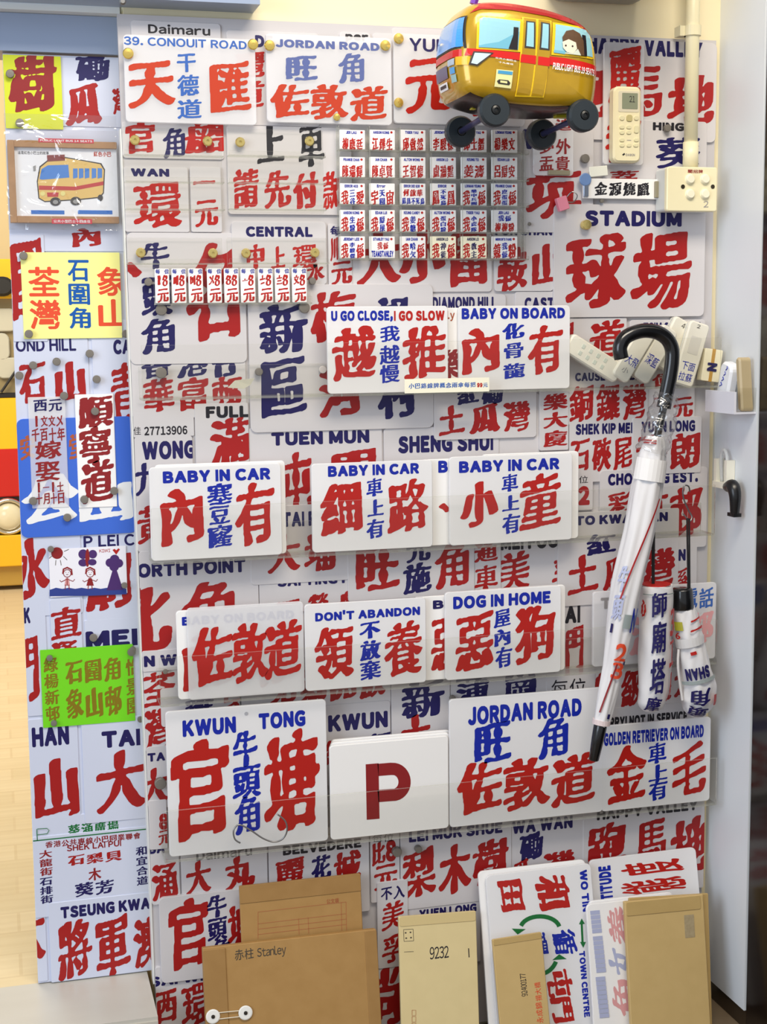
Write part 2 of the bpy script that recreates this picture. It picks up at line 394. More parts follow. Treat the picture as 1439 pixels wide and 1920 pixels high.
struct('wall_right', *box(XR, XR+.10, -.135, .012, -1.165, 1.5), WHITEP)
struct('baseboard_right', *box(XR+.004, XR+.10, -.135, .012, FLOOR, -1.165), mat('dark_skirting', (52, 40, 28), .3, noise=8))
DARK = mat('dark_door_frame', (26, 18, 14), .18, noise=6)
struct('door_1', *box(XR+.002, XR+.5, -.62, -.139, FLOOR, 1.5), DARK)
TILE = wood_floor('pale_stone_tile', (208, 204, 195), (188, 183, 172), 1, 3, False)
fb = MB(); fb.add(box(-3, .198, .055, 4.2, FLOOR, STEP)).add(box(.198, 2.2, .11, 4.2, FLOOR, STEP))
struct('trim_1', fb.v, fb.f, wood_floor('pale_wood_planks', (232, 214, 176), (208, 184, 140), .8, 12))
struct('trim_2', *box(-3, .2, -.115, .055, FLOOR, STEP), TILE)
struct('trim_3', *box(-3, .2, -.118, -.113, FLOOR, STEP-.006), mat('step_edge', (196, 190, 178), .5))
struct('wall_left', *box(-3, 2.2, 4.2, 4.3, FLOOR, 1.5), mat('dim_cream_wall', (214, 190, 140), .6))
LB = mat('pale_blue_gloss_paint', (150, 164, 190), .3)
z98 = WF(.0).pt(100, 99)[2]; z26 = WF(0).pt(100, 26)[2]
LBF = Fr((0, .040, 0))
a = LBF.pt(100, 98)[2]; b = LBF.pt(100, 27)[2]
struct('trim_4', *box(-3, .205, .040, .12, a, b), LB)                       # lintel over the opening
struct('trim_5', *box(-3, .205, .018, .12, b+.0005, b+.010), mat('white_ledge', (236, 236, 232), .4))
struct('trim_6', *box(-3, .205, .05, .12, b+.010, b+.5), mat('pale_sky_panel', (182, 206, 226), .35))
# shelf above, only its underside and edge in view
W00 = Fr((0, 0, 0)); sf = Fr((0, -.05, 0)); zs = W00.pt(200, 9)[2]; us = sf.uv(488, 5)[0]
t = thing('wall_shelf', 'pale blue shelf edge high above the left opening', 'shelf', (us/2, -.02, zs))
obj('board', *box(-.6, us, -.05, .012, zs, zs+.03), LB, t)
m = MB(); m.add(lathe(Fr((0, -.05, 0)), *sf.uv(230, 3), [(.005, 0), (.005, .002), (.003, .004)])); obj('screw', m.v, m.f, mat('steel', (150, 150, 150), .35, 1), t)
af = Fr((0, -.16, 0)); za = W00.pt(1200, 10)[2]; u0 = af.uv(1100, 4)[0]; u1 = af.uv(1285, 4)[0]
t = thing('air_conditioner', 'underside of a grey unit on the wall at the top right', 'air conditioner', ((u0+u1)/2, -.08, za))
obj('casing', *slab(Fr((0, 0, za+.0), (1, 0, 0), (0, 0, 1)), (u0, 0, u1, .25), -.0, .16, .02, .004), mat('grey_casing', (150, 146, 138), .5), t)
obj('air_slot', *box(u0+.02, u1-.02, -.15, -.06, za-.002, za+.004), mat('dark_slot', (70, 68, 64), .6), t)
# the front of the painted minibus in the room beyond
MF = Fr((0, 3.80, 0)); YB = mat('yellow_bus_paint', (240, 184, 24), .35, noise=6, nscale=3); RB = mat('red_bus_paint', (196, 26, 16), .35, noise=6, nscale=3); BK = mat('black_trim', (28, 24, 20), .4)
def mf(x0, y0, x1, y1): return MF.rect((x0, y0, x1, y1))
c = MF.pt(20, 1085)
t = thing('minibus', 'front of a yellow and red minibus seen past the left panel', 'minibus', (c[0], 3.8, STEP))
L0 = MF.uv(-330, 800)[0]; R1 = MF.uv(150, 800)[0]
def band(name, y0, y1, m, w0, w1, rad=.01):
    v1 = MF.uv(20, y0)[1]; v0 = MF.uv(20, y1)[1]; return obj(name, *slab(MF, (L0, v0, R1, v1), w0, w1, rad, .004), m, t)
band('roof_panel', 486, 560, YB, -.12, .02, .03); band('windshield', 556, 738, mat('dim_windshield', (150, 132, 92), .12), -.12, .0)
band('sill', 736, 746, BK, -.1, .03, .004); band('body_panel', 745, 842, YB, -.12, .03); band('red_band', 840, 930, RB, -.12, .032)
band('grille', 928, 1002, BK, -.12, .02); band('bumper', 1000, 1058, YB, -.12, .06, .03); band('skirt', 1056, 1096, mat('ochre_skirt', (186, 146, 60), .5), -.12, .03)
u, v = MF.uv(16, 966); r = MF.uv(52, 966)[0]-u
obj('headlight', *lathe(MF, u, v, [(r, .02), (r, .05), (r*.86, .062), (r*.78, .05), (r*.76, .045)], 28), mat('chrome', (214, 206, 190), .2, 1), t, smooth=True)
obj('headlight_lens', *lathe(MF, u, v, [(r*.75, .04), (r*.7, .052), (r*.4, .062), (r*.05, .066)], 28), mat('lens', (226, 214, 180), .15), t, smooth=True)
obj('mirror', *slab(MF, mf(-40, 520, 26, 556), .03, .09, .05, .01), BK, t)
for k, (x, y, q) in enumerate(((8, 600, 22), (-8, 650, 26), (16, 690, 20))):
    u, v = MF.uv(x, y); r = MF.uv(x+q, y)[0]-u
    obj('seat', *slab(MF, (u-r, v-r, u+r, v+r), .001, .02, r*.5, .004), mat('pale_seat', (190, 184, 164), .5), t)
obj('wiper', *tube([MF.pt(2, 735, .03), MF.pt(40, 680, .03)], .006, 6), BK, t)

# ================================================================== printed posters
BLINE = lambda z: .1992+(.466-z)*.0058          # the poster's left edge, a little out of plumb
LLINE = lambda z: .0330-(.409-z)*.0049
def slant_sheet(fr, edge, B, w0, w1):
    a, b = edge(fr.O[2]+B[3]), edge(fr.O[2]+B[1]); c = [(b, B[1]), (B[2], B[1]), (B[2], B[3]), (a, B[3])]
    return [fr.at(*p, w) for w in (w0, w1) for p in c], [(3, 2, 1, 0), (4, 5, 6, 7)]+[(i, (i+1) % 4, 4+(i+1) % 4, 4+i) for i in range(4)]
def poster(fr, root, base, specs, sheetmat, B, edge):
    for k, sp in enumerate(specs):
        r, layer, texts = sp[:3]; rad = sp[3] if len(sp) > 3 else .005; m = sp[4] if len(sp) > 4 else sheetmat
        q = fr.rect(r); q = (max(q[0], edge((max(q[1], B[1])+q[3])/2)), max(q[1], B[1]), min(q[2], B[2]), min(q[3], B[3]))
        w = .0014*(layer+1)+.00002*k; label = 'printed sign with '+' '.join('black lower case letters' if x[0][0:3] == 'Dai' else x[0] for x in texts)[:40] if texts else None
        o = obj('printed_sign', *slab(fr, q, 0, w, rad, .0004), m, root, label=label)
        letter(o, fr, texts, w+.00025, q)
W0 = WF(0)
ub0 = (.2025, W0.uv(222, 26)[1]); ubr = W0.uv(1344, 73)[0]; PB = (ub0[0], FLOOR+.01, ubr, ub0[1])
pr = thing('sign_poster', 'large white poster of red and navy bus route signs covering the wall', 'poster', ((PB[0]+PB[2])/2, 0, PB[1]))
pr_sheet = obj('backing_sheet', *slant_sheet(Fr((0, 0, 0)), BLINE, PB, -.010, 0), SHEET, pr)
SIGNS = [
 ((245,38,418,245),1,[('Daimaru','K',277,45,394,68,'m')]), ((424,56,600,238),0,[('DE','N',478,66,512,90),('麗','R',440,95,497,150),('道','R',440,150,497,206)]),
 ((636,60,695,120),1,[('per','K',647,64,690,82)]), ((699,62,830,200),0,[]), ((735,52,960,238),0,[]),
 ((975,66,1340,268),2,[('HAPPY VALLEY','N',1100,66,1316,110),('跑','P',1040,120,1145,225),('馬','P',1150,121,1240,226),('地','P',1250,139,1337,234)],.009),
 ((1130,224,1321,400),3,[('HING','K',1222,230,1280,247),('葵','N',1228,255,1310,318),('涌','N',1230,322,1300,385),('荔','P',1140,320,1196,345)],.006),
 ((930,240,1110,437),3,[('WAI','N',979,243,1060,282),('坑','P',984,298,1088,412)],.008),
 ((926,432,1036,546),2,[('MA ON SHAN','N',900,425,1034,442),('鞍','P',930,463,987,547),('山','P',996,457,1050,535)]),
 ((1036,383,1317,593),4,[('STADIUM','N',1094,395,1275,426),('球','P',1058,436,1170,578),('場','P',1180,434,1293,580)],.009),
 ((800,553,948,700),1,[('DIAMOND HILL','N',810,557,930,580)]), ((965,547,1075,700),1,[('CASTLE','N',983,558,1062,580)]),
 ((640,430,922,547),1,[('大','P',667,430,752,536),('小','P',747,430,835,532),('圍','P',842,428,914,539)],.006),
 ((614,420,660,537),2,[('每','N',618,424,638,442),('川','P',618,445,634,490),('元','P',620,489,660,535)],.003),
 ((463,534,812,801),3,[('新','N',484,568,577,662),('區','N',487,668,575,782),('梅','P',580,546,668,642),('河','P',596,690,678,781),('設','N',700,557,775,640),('村','N',706,690,784,784)],.010),
 ((220,436,463,680),2,[('牛','N',262,455,318,505),('頭','N',263,516,324,592),('角','N',263,598,329,664),('名','P',345,455,452,640),('、','P',228,490,266,522)],.009),
 ((225,655,462,780),1,[('香港仔','N',260,655,458,707),('華富邨','P',264,709,458,768)]),
 ((364,757,470,1000),2,[('FULL','K',385,762,466,782),('滿','P',392,783,470,870)],.002), ((225,775,364,817),1,[('佳','K',250,800,264,815,'t'),('27713906','K',270,800,351,814,'m')],.002),
 ((225,820,366,1030),1,[('WONG','N',266,828,366,859),('九','N',252,868,300,928),('黃','P',256,945,312,1018)]),
 ((466,802,718,1010),1,[('TUEN MUN','N',508,811,692,830),('屯','P',524,848,588,960),('門','P',618,842,706,930)]),
 ((719,803,935,900),1,[('SHENG SHUI','N',746,818,924,844)],.006), ((935,740,1012,900),0,[]),
 ((812,728,1004,819),3,[('紅磡','N',853,724,944,757),('土','P',821,760,870,816),('瓜','P',878,756,936,812),('灣','P',942,752,992,808)],.006),
 ((1010,722,1064,843),3,[('樂大廈','P',1017,736,1062,838,'bv')],.003), ((1064,690,1213,792),2,[('CAUSEWAY BAY','N',1077,699,1213,712),('銅鑼灣','P',1064,722,1212,787)],.003),
 ((1213,690,1301,793),1,[('位','P',1222,700,1256,725),('一','P',1225,738,1252,755),('元','P',1262,744,1298,784)]), ((1040,597,1173,692),2,[('銅','P',1035,604,1074,665),('道','P',1104,599,1168,673)],.003),
 ((1180,600,1320,692),1,[('TSIM SHA TSUI','N',1205,605,1312,623),('尖','P',1190,640,1228,690),('咀','P',1262,640,1310,690)],.006),
 ((1066,795,1186,900),2,[('SHEK KIP MEI','N',1078,795,1184,812),('石硤尾','P',1066,822,1186,881)],.002), ((1184,784,1311,885),4,[('YUEN LONG','N',1200,790,1300,808),('元','P',1190,815,1230,880),('朗','P',1254,812,1309,878)],.003),
 ((1077,886,1110,955),2,[('位','K',1084,892,1101,905,'t'),('2','P',1083,911,1104,946)],.003), ((1123,882,1322,1024),3,[('CHOI HUNG EST.','N',1138,888,1306,903),('彩','P',1138,921,1190,962),('虹','P',1196,925,1250,980),('邨','P',1254,914,1314,1004)],.006),
 ((1044,962,1268,1122),4,[('TO KWA WAN','N',1076,967,1249,976),('紅','N',1097,1002,1152,1038),('土','P',1062,1040,1119,1112),('瓜','P',1128,1040,1172,1104),('灣','P',1196,1028,1262,1106)],.003),
 ((1268,1020,1303,1122),3,[('N','N',1270,1029,1283,1050),('系','P',1266,1064,1287,1102)],.002),
 ((467,950,655,1086),2,[('TAI PO','N',528,960,612,984),('大埔','P',496,1002,634,1068)],.006),
 ((485,1070,655,1140),1,[('SAI YING PUN','N',520,1082,692,1090),('西','P',518,1124,562,1180),('營','P',576,1112,616,1172),('盤','P',632,1108,690,1166)]),
 ((650,1000,888,1112),3,[('旺','P',664,1018,748,1104),('元','N',760,1008,806,1053),('施','N',754,1055,808,1111),('角','P',813,1020,878,1101)],.003),
 ((888,1000,938,1118),2,[('通','P',887,1014,932,1052),('車','P',888,1060,932,1104)],.002), ((938,985,1044,1150),1,[('MEI FOO','K',938,1004,1046,1026),('美','P',932,1034,992,1108),('孚','P',1034,1040,1080,1105)],.003),
 ((225,1035,487,1222),1,[('NORTH POINT','N',234,1058,460,1072),('北','P',206,1104,324,1224),('角','P',338,1093,442,1210)],.006),
 ((235,1222,380,1251),2,[('N WAN','N',269,1229,378,1242)],.002), ((235,1250,345,1405),1,[('荃','P',266,1258,330,1322),('灣','P',270,1328,322,1404)]),
 ((240,1402,330,1510),2,[('TA','N',276,1411,309,1424),('大','P',262,1440,316,1504)]), ((272,1500,314,1588),3,[('8','P',297,1524,316,1552),('元','P',296,1554,320,1580)],.002),
 ((250,1575,338,1690),1,[('BA','N',278,1583,309,1597),('涌','P',283,1618,334,1684)]),
 ((338,1583,502,1690),2,[('Daimaru','K',367,1594,472,1601,'m'),('大','P',347,1614,396,1672),('丸','P',420,1606,478,1664)],.002),
 ((502,1560,692,1705),3,[('BELVEDERE','K',529,1584,676,1586),('麗','P',514,1608,570,1662),('花','N',582,1602,620,1647),('城','P',624,1595,676,1656)],.003),
 ((693,1555,749,1685),2,[('每位','K',696,1564,738,1575,'t'),('比','P',696,1578,722,1620),('8','P',722,1574,742,1612),('元','P',700,1620,744,1664)],.003),
 ((749,1540,957,1680),3,[('LEI MUK SHUE','N',765,1556,940,1559),('梨','P',752,1588,816,1678),('木','P',820,1583,882,1670),('樹','P',884,1574,952,1652)],.003),
 ((957,1520,1092,1660),2,[('WA WAN','N',959,1539,1072,1550),('磡','N',973,1560,1017,1608),('瓜','P',958,1610,992,1660),('灣','P',1018,1596,1076,1652)],.002),
 ((1092,1503,1328,1660),3,[('HAPPY VALLEY','K',1117,1517,1305,1516),('跑','P',1097,1544,1172,1624),('馬','P',1188,1536,1246,1614),('地','P',1254,1532,1326,1628)],.003),
 ((705,1652,764,1806),4,[('不入','N',711,1661,758,1680,'f'),('美孚','P',713,1685,756,1802,'bv')],.003), ((700,1806,764,1990),3,[('尚','P',690,1812,752,1925)],.003),
 ((764,1684,900,1800),2,[('YUEN LONG','N',785,1704,892,1707)],.003),
 ((600,1322,732,1460),2,[('KWUN','N',614,1340,726,1362),('紅','P',606,1388,646,1430),('紹','N',688,1374,732,1425)]),
 ((732,1262,843,1440),3,[('新','N',751,1276,832,1340),('土','P',748,1340,810,1410)],.003), ((843,1250,1024,1360),2,[('蒲','N',853,1266,916,1318),('崗','N',944,1262,1004,1310)]),
 ((1023,1255,1113,1360),3,[('每位','K',1030,1274,1098,1303,'t')],.003), ((1113,1240,1320,1332),2,[('特級護本','P',1110,1260,1308,1312)]),
 ((1100,1330,1320,1420),3,[('SORRY! NOT IN SERVICE','K',1120,1345,1286,1351)],.003),
 ((450,1235,732,1325),1,[('免氣開放','P',500,1252,726,1306)]), ((300,1290,450,1350),2,[('雞','N',345,1308,402,1345),('家','P',418,1296,470,1345)]),
 ((1040,1128,1113,1262),2,[('AI','K',1058,1136,1086,1166),('門','P',1058,1172,1092,1262)],.006),
 ((297,1680,520,1812),5,[('官','P',313,1684,392,1808),('牛','N',386,1676,424,1714),('頭','N',387,1717,425,1757),('角','N',394,1758,430,1796),('塘','P',424,1690,478,1768)],.008),
 ((235,1818,420,1990),2,[('SAI WAN','N',279,1830,420,1831),('西','P',290,1854,332,1914),('環','P',338,1842,400,1916)]),
 ((225,228,420,300),0,[('官','R',234,228,292,290),('角','N',304,240,348,298),('船','R',344,228,432,290)]), ((222,313,355,436),1,[('WAN','N',245,316,317,332),('環','R',248,340,341,428)],.003),
 ((355,313,416,436),2,[('一','R',361,334,403,352),('元','R',364,374,409,427)],.003), ((424,235,660,404),1,[('上','K',480,228,533,309),('車','K',558,226,608,314),('請','R',436,316,486,394),('先','R',494,319,546,393),('付','R',548,321,597,393),('款','R',604,321,636,394)],.005),
 ((433,415,612,534),2,[('CENTRAL','N',460,425,585,445),('中','R',460,458,496,505),('上','R',506,462,534,505),('環','R',547,458,594,505),('水','P',574,494,608,528)],.006),
]
poster(W0, pr, None, SIGNS, PRINT, PB, BLINE)

# left panel: a printed partition set back a little from the poster
LP = Fr((0, .050, 0)); l0 = LP.uv(5, 100); LB_ = (l0[0]-.004, STEP+.002, LP.uv(285, 900)[0], l0[1])
lr = thing('partition_panel', 'narrow bluish white panel printed with route signs at the left of the poster', 'panel', ((LB_[0]+LB_[2])/2, .05, LB_[1]))
obj('backing_sheet', *slant_sheet(LP, LLINE, LB_, -.02, 0), LPRINT, lr)
BLUE = mat('printed_blue', (58, 104, 208), .45)
LSIGNS = [
 ((0,98,250,240),0,[('磡','N',141,100,207,154),('瓜','P',120,154,192,238),('灣','P',210,164,240,216)]),
 ((0,240,260,472),0,[('內','P',134,428,190,464)]), ((0,440,90,640),1,[('國','P',16,445,84,602)],.002),
 ((10,636,170,790),0,[('OND HILL','N',29,636,143,658,'m'),('石','P',34,678,88,756),('山','P',101,678,162,753)],.002), ((170,600,290,790),0,[('CA','N',212,637,246,664),('青','P',206,680,262,790)],.002),
 ((20,786,257,998),2,[('公','W',38,890,150,978),('山','W',145,890,250,974),('安','I',36,816,68,862),('堂','I',128,812,160,860)],.010,BLUE),
 ((20,998,156,1150),0,[('水','P',20,1010,95,1122)]), ((156,1000,290,1160),0,[('P LEI CI','N',156,1005,258,1022,'m'),('刷','P',156,1040,250,1142)],.002),
 ((93,1124,158,1300),1,[('直','P',93,1139,153,1197),('通','P',94,1202,148,1252)],.002), ((20,1122,93,1340),0,[('K','N',44,1139,57,1168),('門','P',20,1194,76,1320)],.002),
 ((158,1163,290,1370),0,[('MEI','N',160,1184,258,1209),('孚','P',160,1345,236,1368)],.002),
 ((40,1350,152,1536),0,[('HAN','N',59,1364,130,1395),('山','P',61,1425,150,1527)],.003), ((152,1350,300,1530),1,[('TAI','N',190,1371,263,1396),('大','P',177,1409,276,1517)],.004),
 ((50,1536,300,1566),0,[('葵涌廣場','G',126,1546,224,1558,'f')],.002),
 ((50,1570,300,1694),1,[('香港公共專線小巴同業聯會','D',84,1577,264,1571,'f'),('SHEK LAI PUI','D',125,1584,227,1585,'m'),('石梨貝','P',125,1603,230,1612),('木','D',165,1627,190,1648,'f'),('葵芳','N',138,1655,216,1673),
   ('大龍街','D',73,1593,99,1640,'fv'),('石排街','N',74,1644,100,1692,'fv'),('和宜合道','N',254,1586,278,1658,'fv')],.002),
 ((90,1692,300,1838),2,[('TSEUNG KWAN','N',113,1699,298,1700),('將','P',105,1726,175,1830),('軍','P',177,1716,246,1824),('澳','P',248,1720,302,1808)],.002), ((50,1694,90,1838),0,[('大','P',20,1698,87,1802)],.002),
]
poster(LP, lr, None, LSIGNS, LPRINT, LB_, LLINE)
ml = MB(); ml.add(quads(LP, [(62, 1575.5), (282, 1552.5)], 2, .0035)); ml.add(quads(LP, [(69, 1553), (70, 1575)], 1.5, .0035)); ml.add(quads(LP, [(70, 1553), (88, 1552), (92, 1556), (88, 1562), (70, 1564)], 1.3, .0035))
obj('ruled_line', ml.v, ml.f, INK['G'], lr)
# white edging strip where the poster board ends
e0 = .2015
struct('trim_7', [(BLINE(z)-.0004-k, y, z) for z in (STEP, .30) for y in (-.002, .020) for k in (.0024, 0)], box(0, 1, 0, 1, 0, 1)[1], mat('edge_strip', (226, 226, 222), .4))
# ================================================================== clear acrylic ledges
BOARDF = 0.0085    # front of the thickest printed sign
def ledge(label, lip, bot_left, right=None):
    """lip: pixel TL and BR of the lip's top edge line; bot_left: pixel of the front bottom edge at the left"""
    dl = .058; fr = WF(dl); u0, vt = fr.uv(*lip[:2]); u1, vt2 = fr.uv(*lip[2:]); vt = (vt+vt2)/2; vb = fr.uv(*bot_left)[1]
    t = thing('acrylic_ledge', label, 'shelf', ((u0+u1)/2, -.03, vb), 'clear acrylic ledges on the poster')
    z = Fr((0, 0, 0))
    def part(n, r, a, b):
        v, f = slab(z, r, a, b, .0012, .0004, 2); obj(n, v, f, [ACR, ACE], t, fm=[0, 0]+[1]*(len(f)-2))
    part('back_panel', (u0, vb, u1, vb+.05), BOARDF, BOARDF+.0028)
    v, f = slab(Fr((0, 0, vb), (1, 0, 0), (0, 1, 0)), (u0, -dl, u1, -BOARDF-.003), 0, .003, .0012, .0004, 2)
    obj('base', v, f, [ACR, ACE], t, fm=[0, 0]+[1]*(len(f)-2))
    part('front_lip', (u0, vb, u1, vt), dl, dl+.003)
    return vb+.0032, (u0, u1, vt)
L2 = ledge('upper clear ledge holding two plates and the white remotes', (264, 644, 1352, 636), (264, 752))
L3 = ledge('clear ledge holding the three BABY IN CAR plates', (283, 953, 1341, 909), (288, 1059))
L4 = ledge("clear ledge holding the plates reading DON'T ABANDON and DOG IN HOME", (298, 1228, 1344, 1166), (298, 1326))
L5 = ledge('lowest clear ledge holding the large P plate', (306, 1520, 1344, 1421), (309, 1618))
# ================================================================== route plates
def plate(label, rect, d, texts, th=.005, rad=.006, m=None, sit=None, group=None, name='route_plate', cat='sign', fr=None, holes=()):
    fr = fr or WF(d); q = list(fr.rect(rect))
    if sit is not None: q[1] = sit
    c = fr.at((q[0]+q[2])/2, q[1]); t = thing(name, label, cat, c, group)
    obj('panel', *slab(fr, q, -th, 0, rad, .0008), m or OPAL, t)
    letter(t, fr, texts, .0003, q)
    for h in holes:
        obj('screw_hole', *lathe(fr, *fr.uv(*h), [(.003, .0001), (.003, .0006), (.0012, .0006)], 12), mat('hole_grey', (176, 176, 182), .5), t)
    return t
GP = 'route plates standing on the clear ledges'
# upper ledge
plate('white plate reading U GO CLOSE, I GO SLOW', (613, 575, 841, 724), .044, [('U GO CLOSE,', 'B', 621, 583, 737, 603), ('I GO SLOW', 'R', 739, 583, 834, 601), ('越', 'R', 622, 611, 707, 714), ('推', 'R', 754, 611, 837, 712),
  ('我', 'B', 713, 611, 750, 641, 'f'), ('越', 'B', 712, 647, 750, 683, 'f'), ('慢', 'B', 712, 684, 750, 718, 'f')], sit=L2[0], group=GP)
plate('plate half hidden between the SLOW plate and the BABY ON BOARD plate', (740, 578, 872, 716), .030, [('ly', 'I', 838, 582, 853, 602, 'm'), ('樂', 'D', 820, 655, 864, 712)], sit=L2[0], group=GP, m=OPALS)
plate('white plate reading BABY ON BOARD', (860, 574, 1069, 718), .037, [('BABY ON BOARD', 'B', 866, 578, 1060, 597), ('內', 'R', 866, 616, 938, 702), ('有', 'R', 990, 610, 1056, 702), ('化', 'B', 942, 606, 984, 636), ('骨', 'B', 945, 642, 982, 672), ('龍', 'B', 944, 681, 985, 710)], sit=L2[0], group=GP)
# second ledge
bic = [('BABY IN CAR', 'B', 305, 884, 507, 899)]
plate('plate behind the left BABY IN CAR plate, showing at its right edge', (290, 872, 538, 1040), .036, [], sit=L3[0], group=GP, m=OPALS)
plate('left BABY IN CAR plate with blue characters in the middle', (279, 877, 530, 1042), .044, bic+[('內', 'R', 299, 918, 384, 1022), ('有', 'R', 439, 906, 517, 1022), ('塞', 'B', 388, 907, 436, 946), ('豆', 'B', 392, 948, 432, 983), ('窿', 'B', 389, 985, 437, 1026)], sit=L3[0], group=GP)
plate('middle BABY IN CAR plate on the second ledge', (584, 870, 812, 1019), .044, [('BABY IN CAR', 'B', 615, 874, 786, 888), ('細', 'R', 600, 906, 681, 1002), ('路', 'R', 726, 899, 804, 997), ('車', 'B', 687, 897, 718, 930), ('上', 'B', 689, 937, 720, 968), ('有', 'B', 687, 974, 721, 1009)], sit=L3[0], group=GP)
plate('plate behind, between the middle and right BABY IN CAR plates', (790, 862, 900, 1008), .034, [('B', 'B', 822, 864, 840, 886), ('、', 'R', 823, 938, 845, 966)], sit=L3[0], group=GP, m=OPALS)
plate('plate behind the right BABY IN CAR plate, its R showing', (905, 852, 1085, 1000), .034, [('R', 'B', 1062, 857, 1068, 879), ('、', 'R', 1062, 915, 1072, 930)], sit=L3[0], group=GP, m=OPALS)
plate('right BABY IN CAR plate with a black umbrella tip far to its lower right', (843, 857, 1073, 1003), .044, [('BABY IN CAR', 'B', 861, 865, 1049, 880), ('小', 'R', 863, 904, 935, 987), ('童', 'R', 974, 889, 1052, 992), ('車', 'B', 941, 889, 972, 921), ('上', 'B', 942, 929, 974, 958), ('有', 'B', 942, 964, 976, 1000)], sit=L3[0], group=GP)
# third ledge
plate('plate reading BABY ON BOARD, showing through the plate in front', (330, 1146, 566, 1302), .036, [('BABY ON BOARD', 'B', 341, 1157, 552, 1160), ('有', 'R', 470, 1182, 545, 1285), ('內', 'R', 340, 1190, 440, 1290)], sit=L4[0], group=GP, m=OPALS)
plate('plate with three red characters and a pale blue line showing through', (350, 1141, 572, 1298), .044, [('佐', 'R', 358, 1178, 438, 1284), ('敦', 'R', 434, 1170, 504, 1278), ('道', 'R', 494, 1164, 568, 1270)], sit=L4[0], group=GP, m=OPALT)
plate("white plate reading DON'T ABANDON", (571, 1134, 800, 1291), .044, [("DON'T ABANDON", 'B', 591, 1147, 788, 1153), ('領', 'R', 589, 1178, 664, 1270), ('養', 'R', 720, 1166, 793, 1265), ('不', 'B', 674, 1166, 714, 1196), ('放', 'B', 675, 1202, 715, 1237), ('棄', 'B', 675, 1240, 715, 1273)], sit=L4[0], group=GP)
plate("plate behind, showing a B between DON'T ABANDON and DOG IN HOME", (778, 1120, 895, 1264), .034, [('B', 'N', 812, 1126, 832, 1141), ('惡', 'R', 808, 1152, 870, 1254)], sit=L4[0], group=GP, m=OPALS)
plate('plate behind DOG IN HOME, its right edge showing', (900, 1106, 1060, 1262), .034, [], sit=L4[0], group=GP, m=OPALS)
plate('white plate reading DOG IN HOME', (835, 1111, 1052, 1266), .044, [('DOG IN HOME', 'B', 850, 1119, 1033, 1131), ('惡', 'R', 854, 1148, 926, 1255), ('狗', 'R', 966, 1138, 1042, 1242), ('屋', 'B', 926, 1142, 958, 1176), ('內', 'B', 927, 1181, 958, 1211), ('有', 'B', 929, 1214, 961, 1251)], sit=L4[0], group=GP)
plate('pale plate with faint lettering behind the umbrellas', (1113, 1110, 1290, 1242), .030, [('T', 'A', 1127, 1121, 1146, 1141), ('流', 'r', 1180, 1150, 1240, 1225)], sit=L4[0], group=GP, m=OPALT)
plate('pale plate with light blue characters at the far right of its ledge', (1240, 1098, 1342, 1236), .034, [('電話', 'L', 1280, 1104, 1340, 1139, 'f'), ('部', 'r', 1292, 1148, 1338, 1208)], sit=L4[0], group=GP, m=OPALT)
# lowest ledge
plate('large plate reading KWUN TONG', (310, 1335, 616, 1586), .044, [('KWUN', 'B', 342, 1351, 443, 1374), ('TONG', 'B', 485, 1338, 573, 1361), ('官', 'R', 318, 1391, 434, 1570), ('塘', 'R', 492, 1371, 602, 1552), ('牛', 'B', 436, 1372, 484, 1436), ('頭', 'B', 435, 1436, 490, 1494), ('角', 'B', 439, 1496, 489, 1562)], sit=L5[0], group=GP, holes=((462, 1338),))
plate('rearmost plate of the stack behind the red P', (622, 1388, 846, 1560), .030, [], sit=L5[0], group=GP, m=OPALS)
plate('plate just behind the red P plate', (620, 1393, 844, 1562), .037, [], sit=L5[0], group=GP, m=OPALS)
plate('white plate with one large red letter P', (618, 1399, 842, 1566), .044, [], sit=L5[0], group=GP, m=OPALS)
for o_ in [x for x in S.objects if x.get('label') == 'white plate with one large red letter P']:
    pfr = WF(.044); bowl = [(709, 1443.5), (733, 1441.5)]+[(737+22*math.sin(a), 1466-24.5*math.cos(a)) for a in np.linspace(.15, 2.95, 16)]+[(733, 1490.5), (709, 1492.5)]
    m = MB(); m.add(quads(pfr, bowl, 23, .0003)); m.add(([pfr.pt(x, y, .0003) for x, y in ((686, 1433), (710, 1431), (712, 1535), (688, 1537))], [(0, 3, 2, 1)])); obj('lettering', m.v, m.f, INK['D'], o_, label='red letter P')
plate('large plate reading JORDAN ROAD in blue on the lowest ledge', (843, 1312, 1130, 1538), .044, [('JORDAN ROAD', 'B', 878, 1326, 1091, 1342), ('旺', 'B', 889, 1356, 959, 1427), ('角', 'B', 1009, 1348, 1066, 1420), ('佐', 'R', 857, 1433, 942, 1522), ('敦', 'R', 944, 1425, 1032, 1514), ('道', 'R', 1034, 1416, 1119, 1507)], sit=L5[0], group=GP)
plate('plate reading GOLDEN RETRIEVER ON BOARD', (1130, 1362, 1331, 1513), .044, [('GOLDEN RETRIEVER ON BOARD', 'B', 1133, 1375, 1320, 1382), ('金', 'R', 1139, 1401, 1212, 1502), ('毛', 'R', 1262, 1393, 1324, 1487), ('車', 'B', 1216, 1394, 1250, 1430), ('上', 'B', 1217, 1435, 1252, 1463), ('有', 'B', 1217, 1464, 1252, 1499)], sit=L5[0], group=GP)
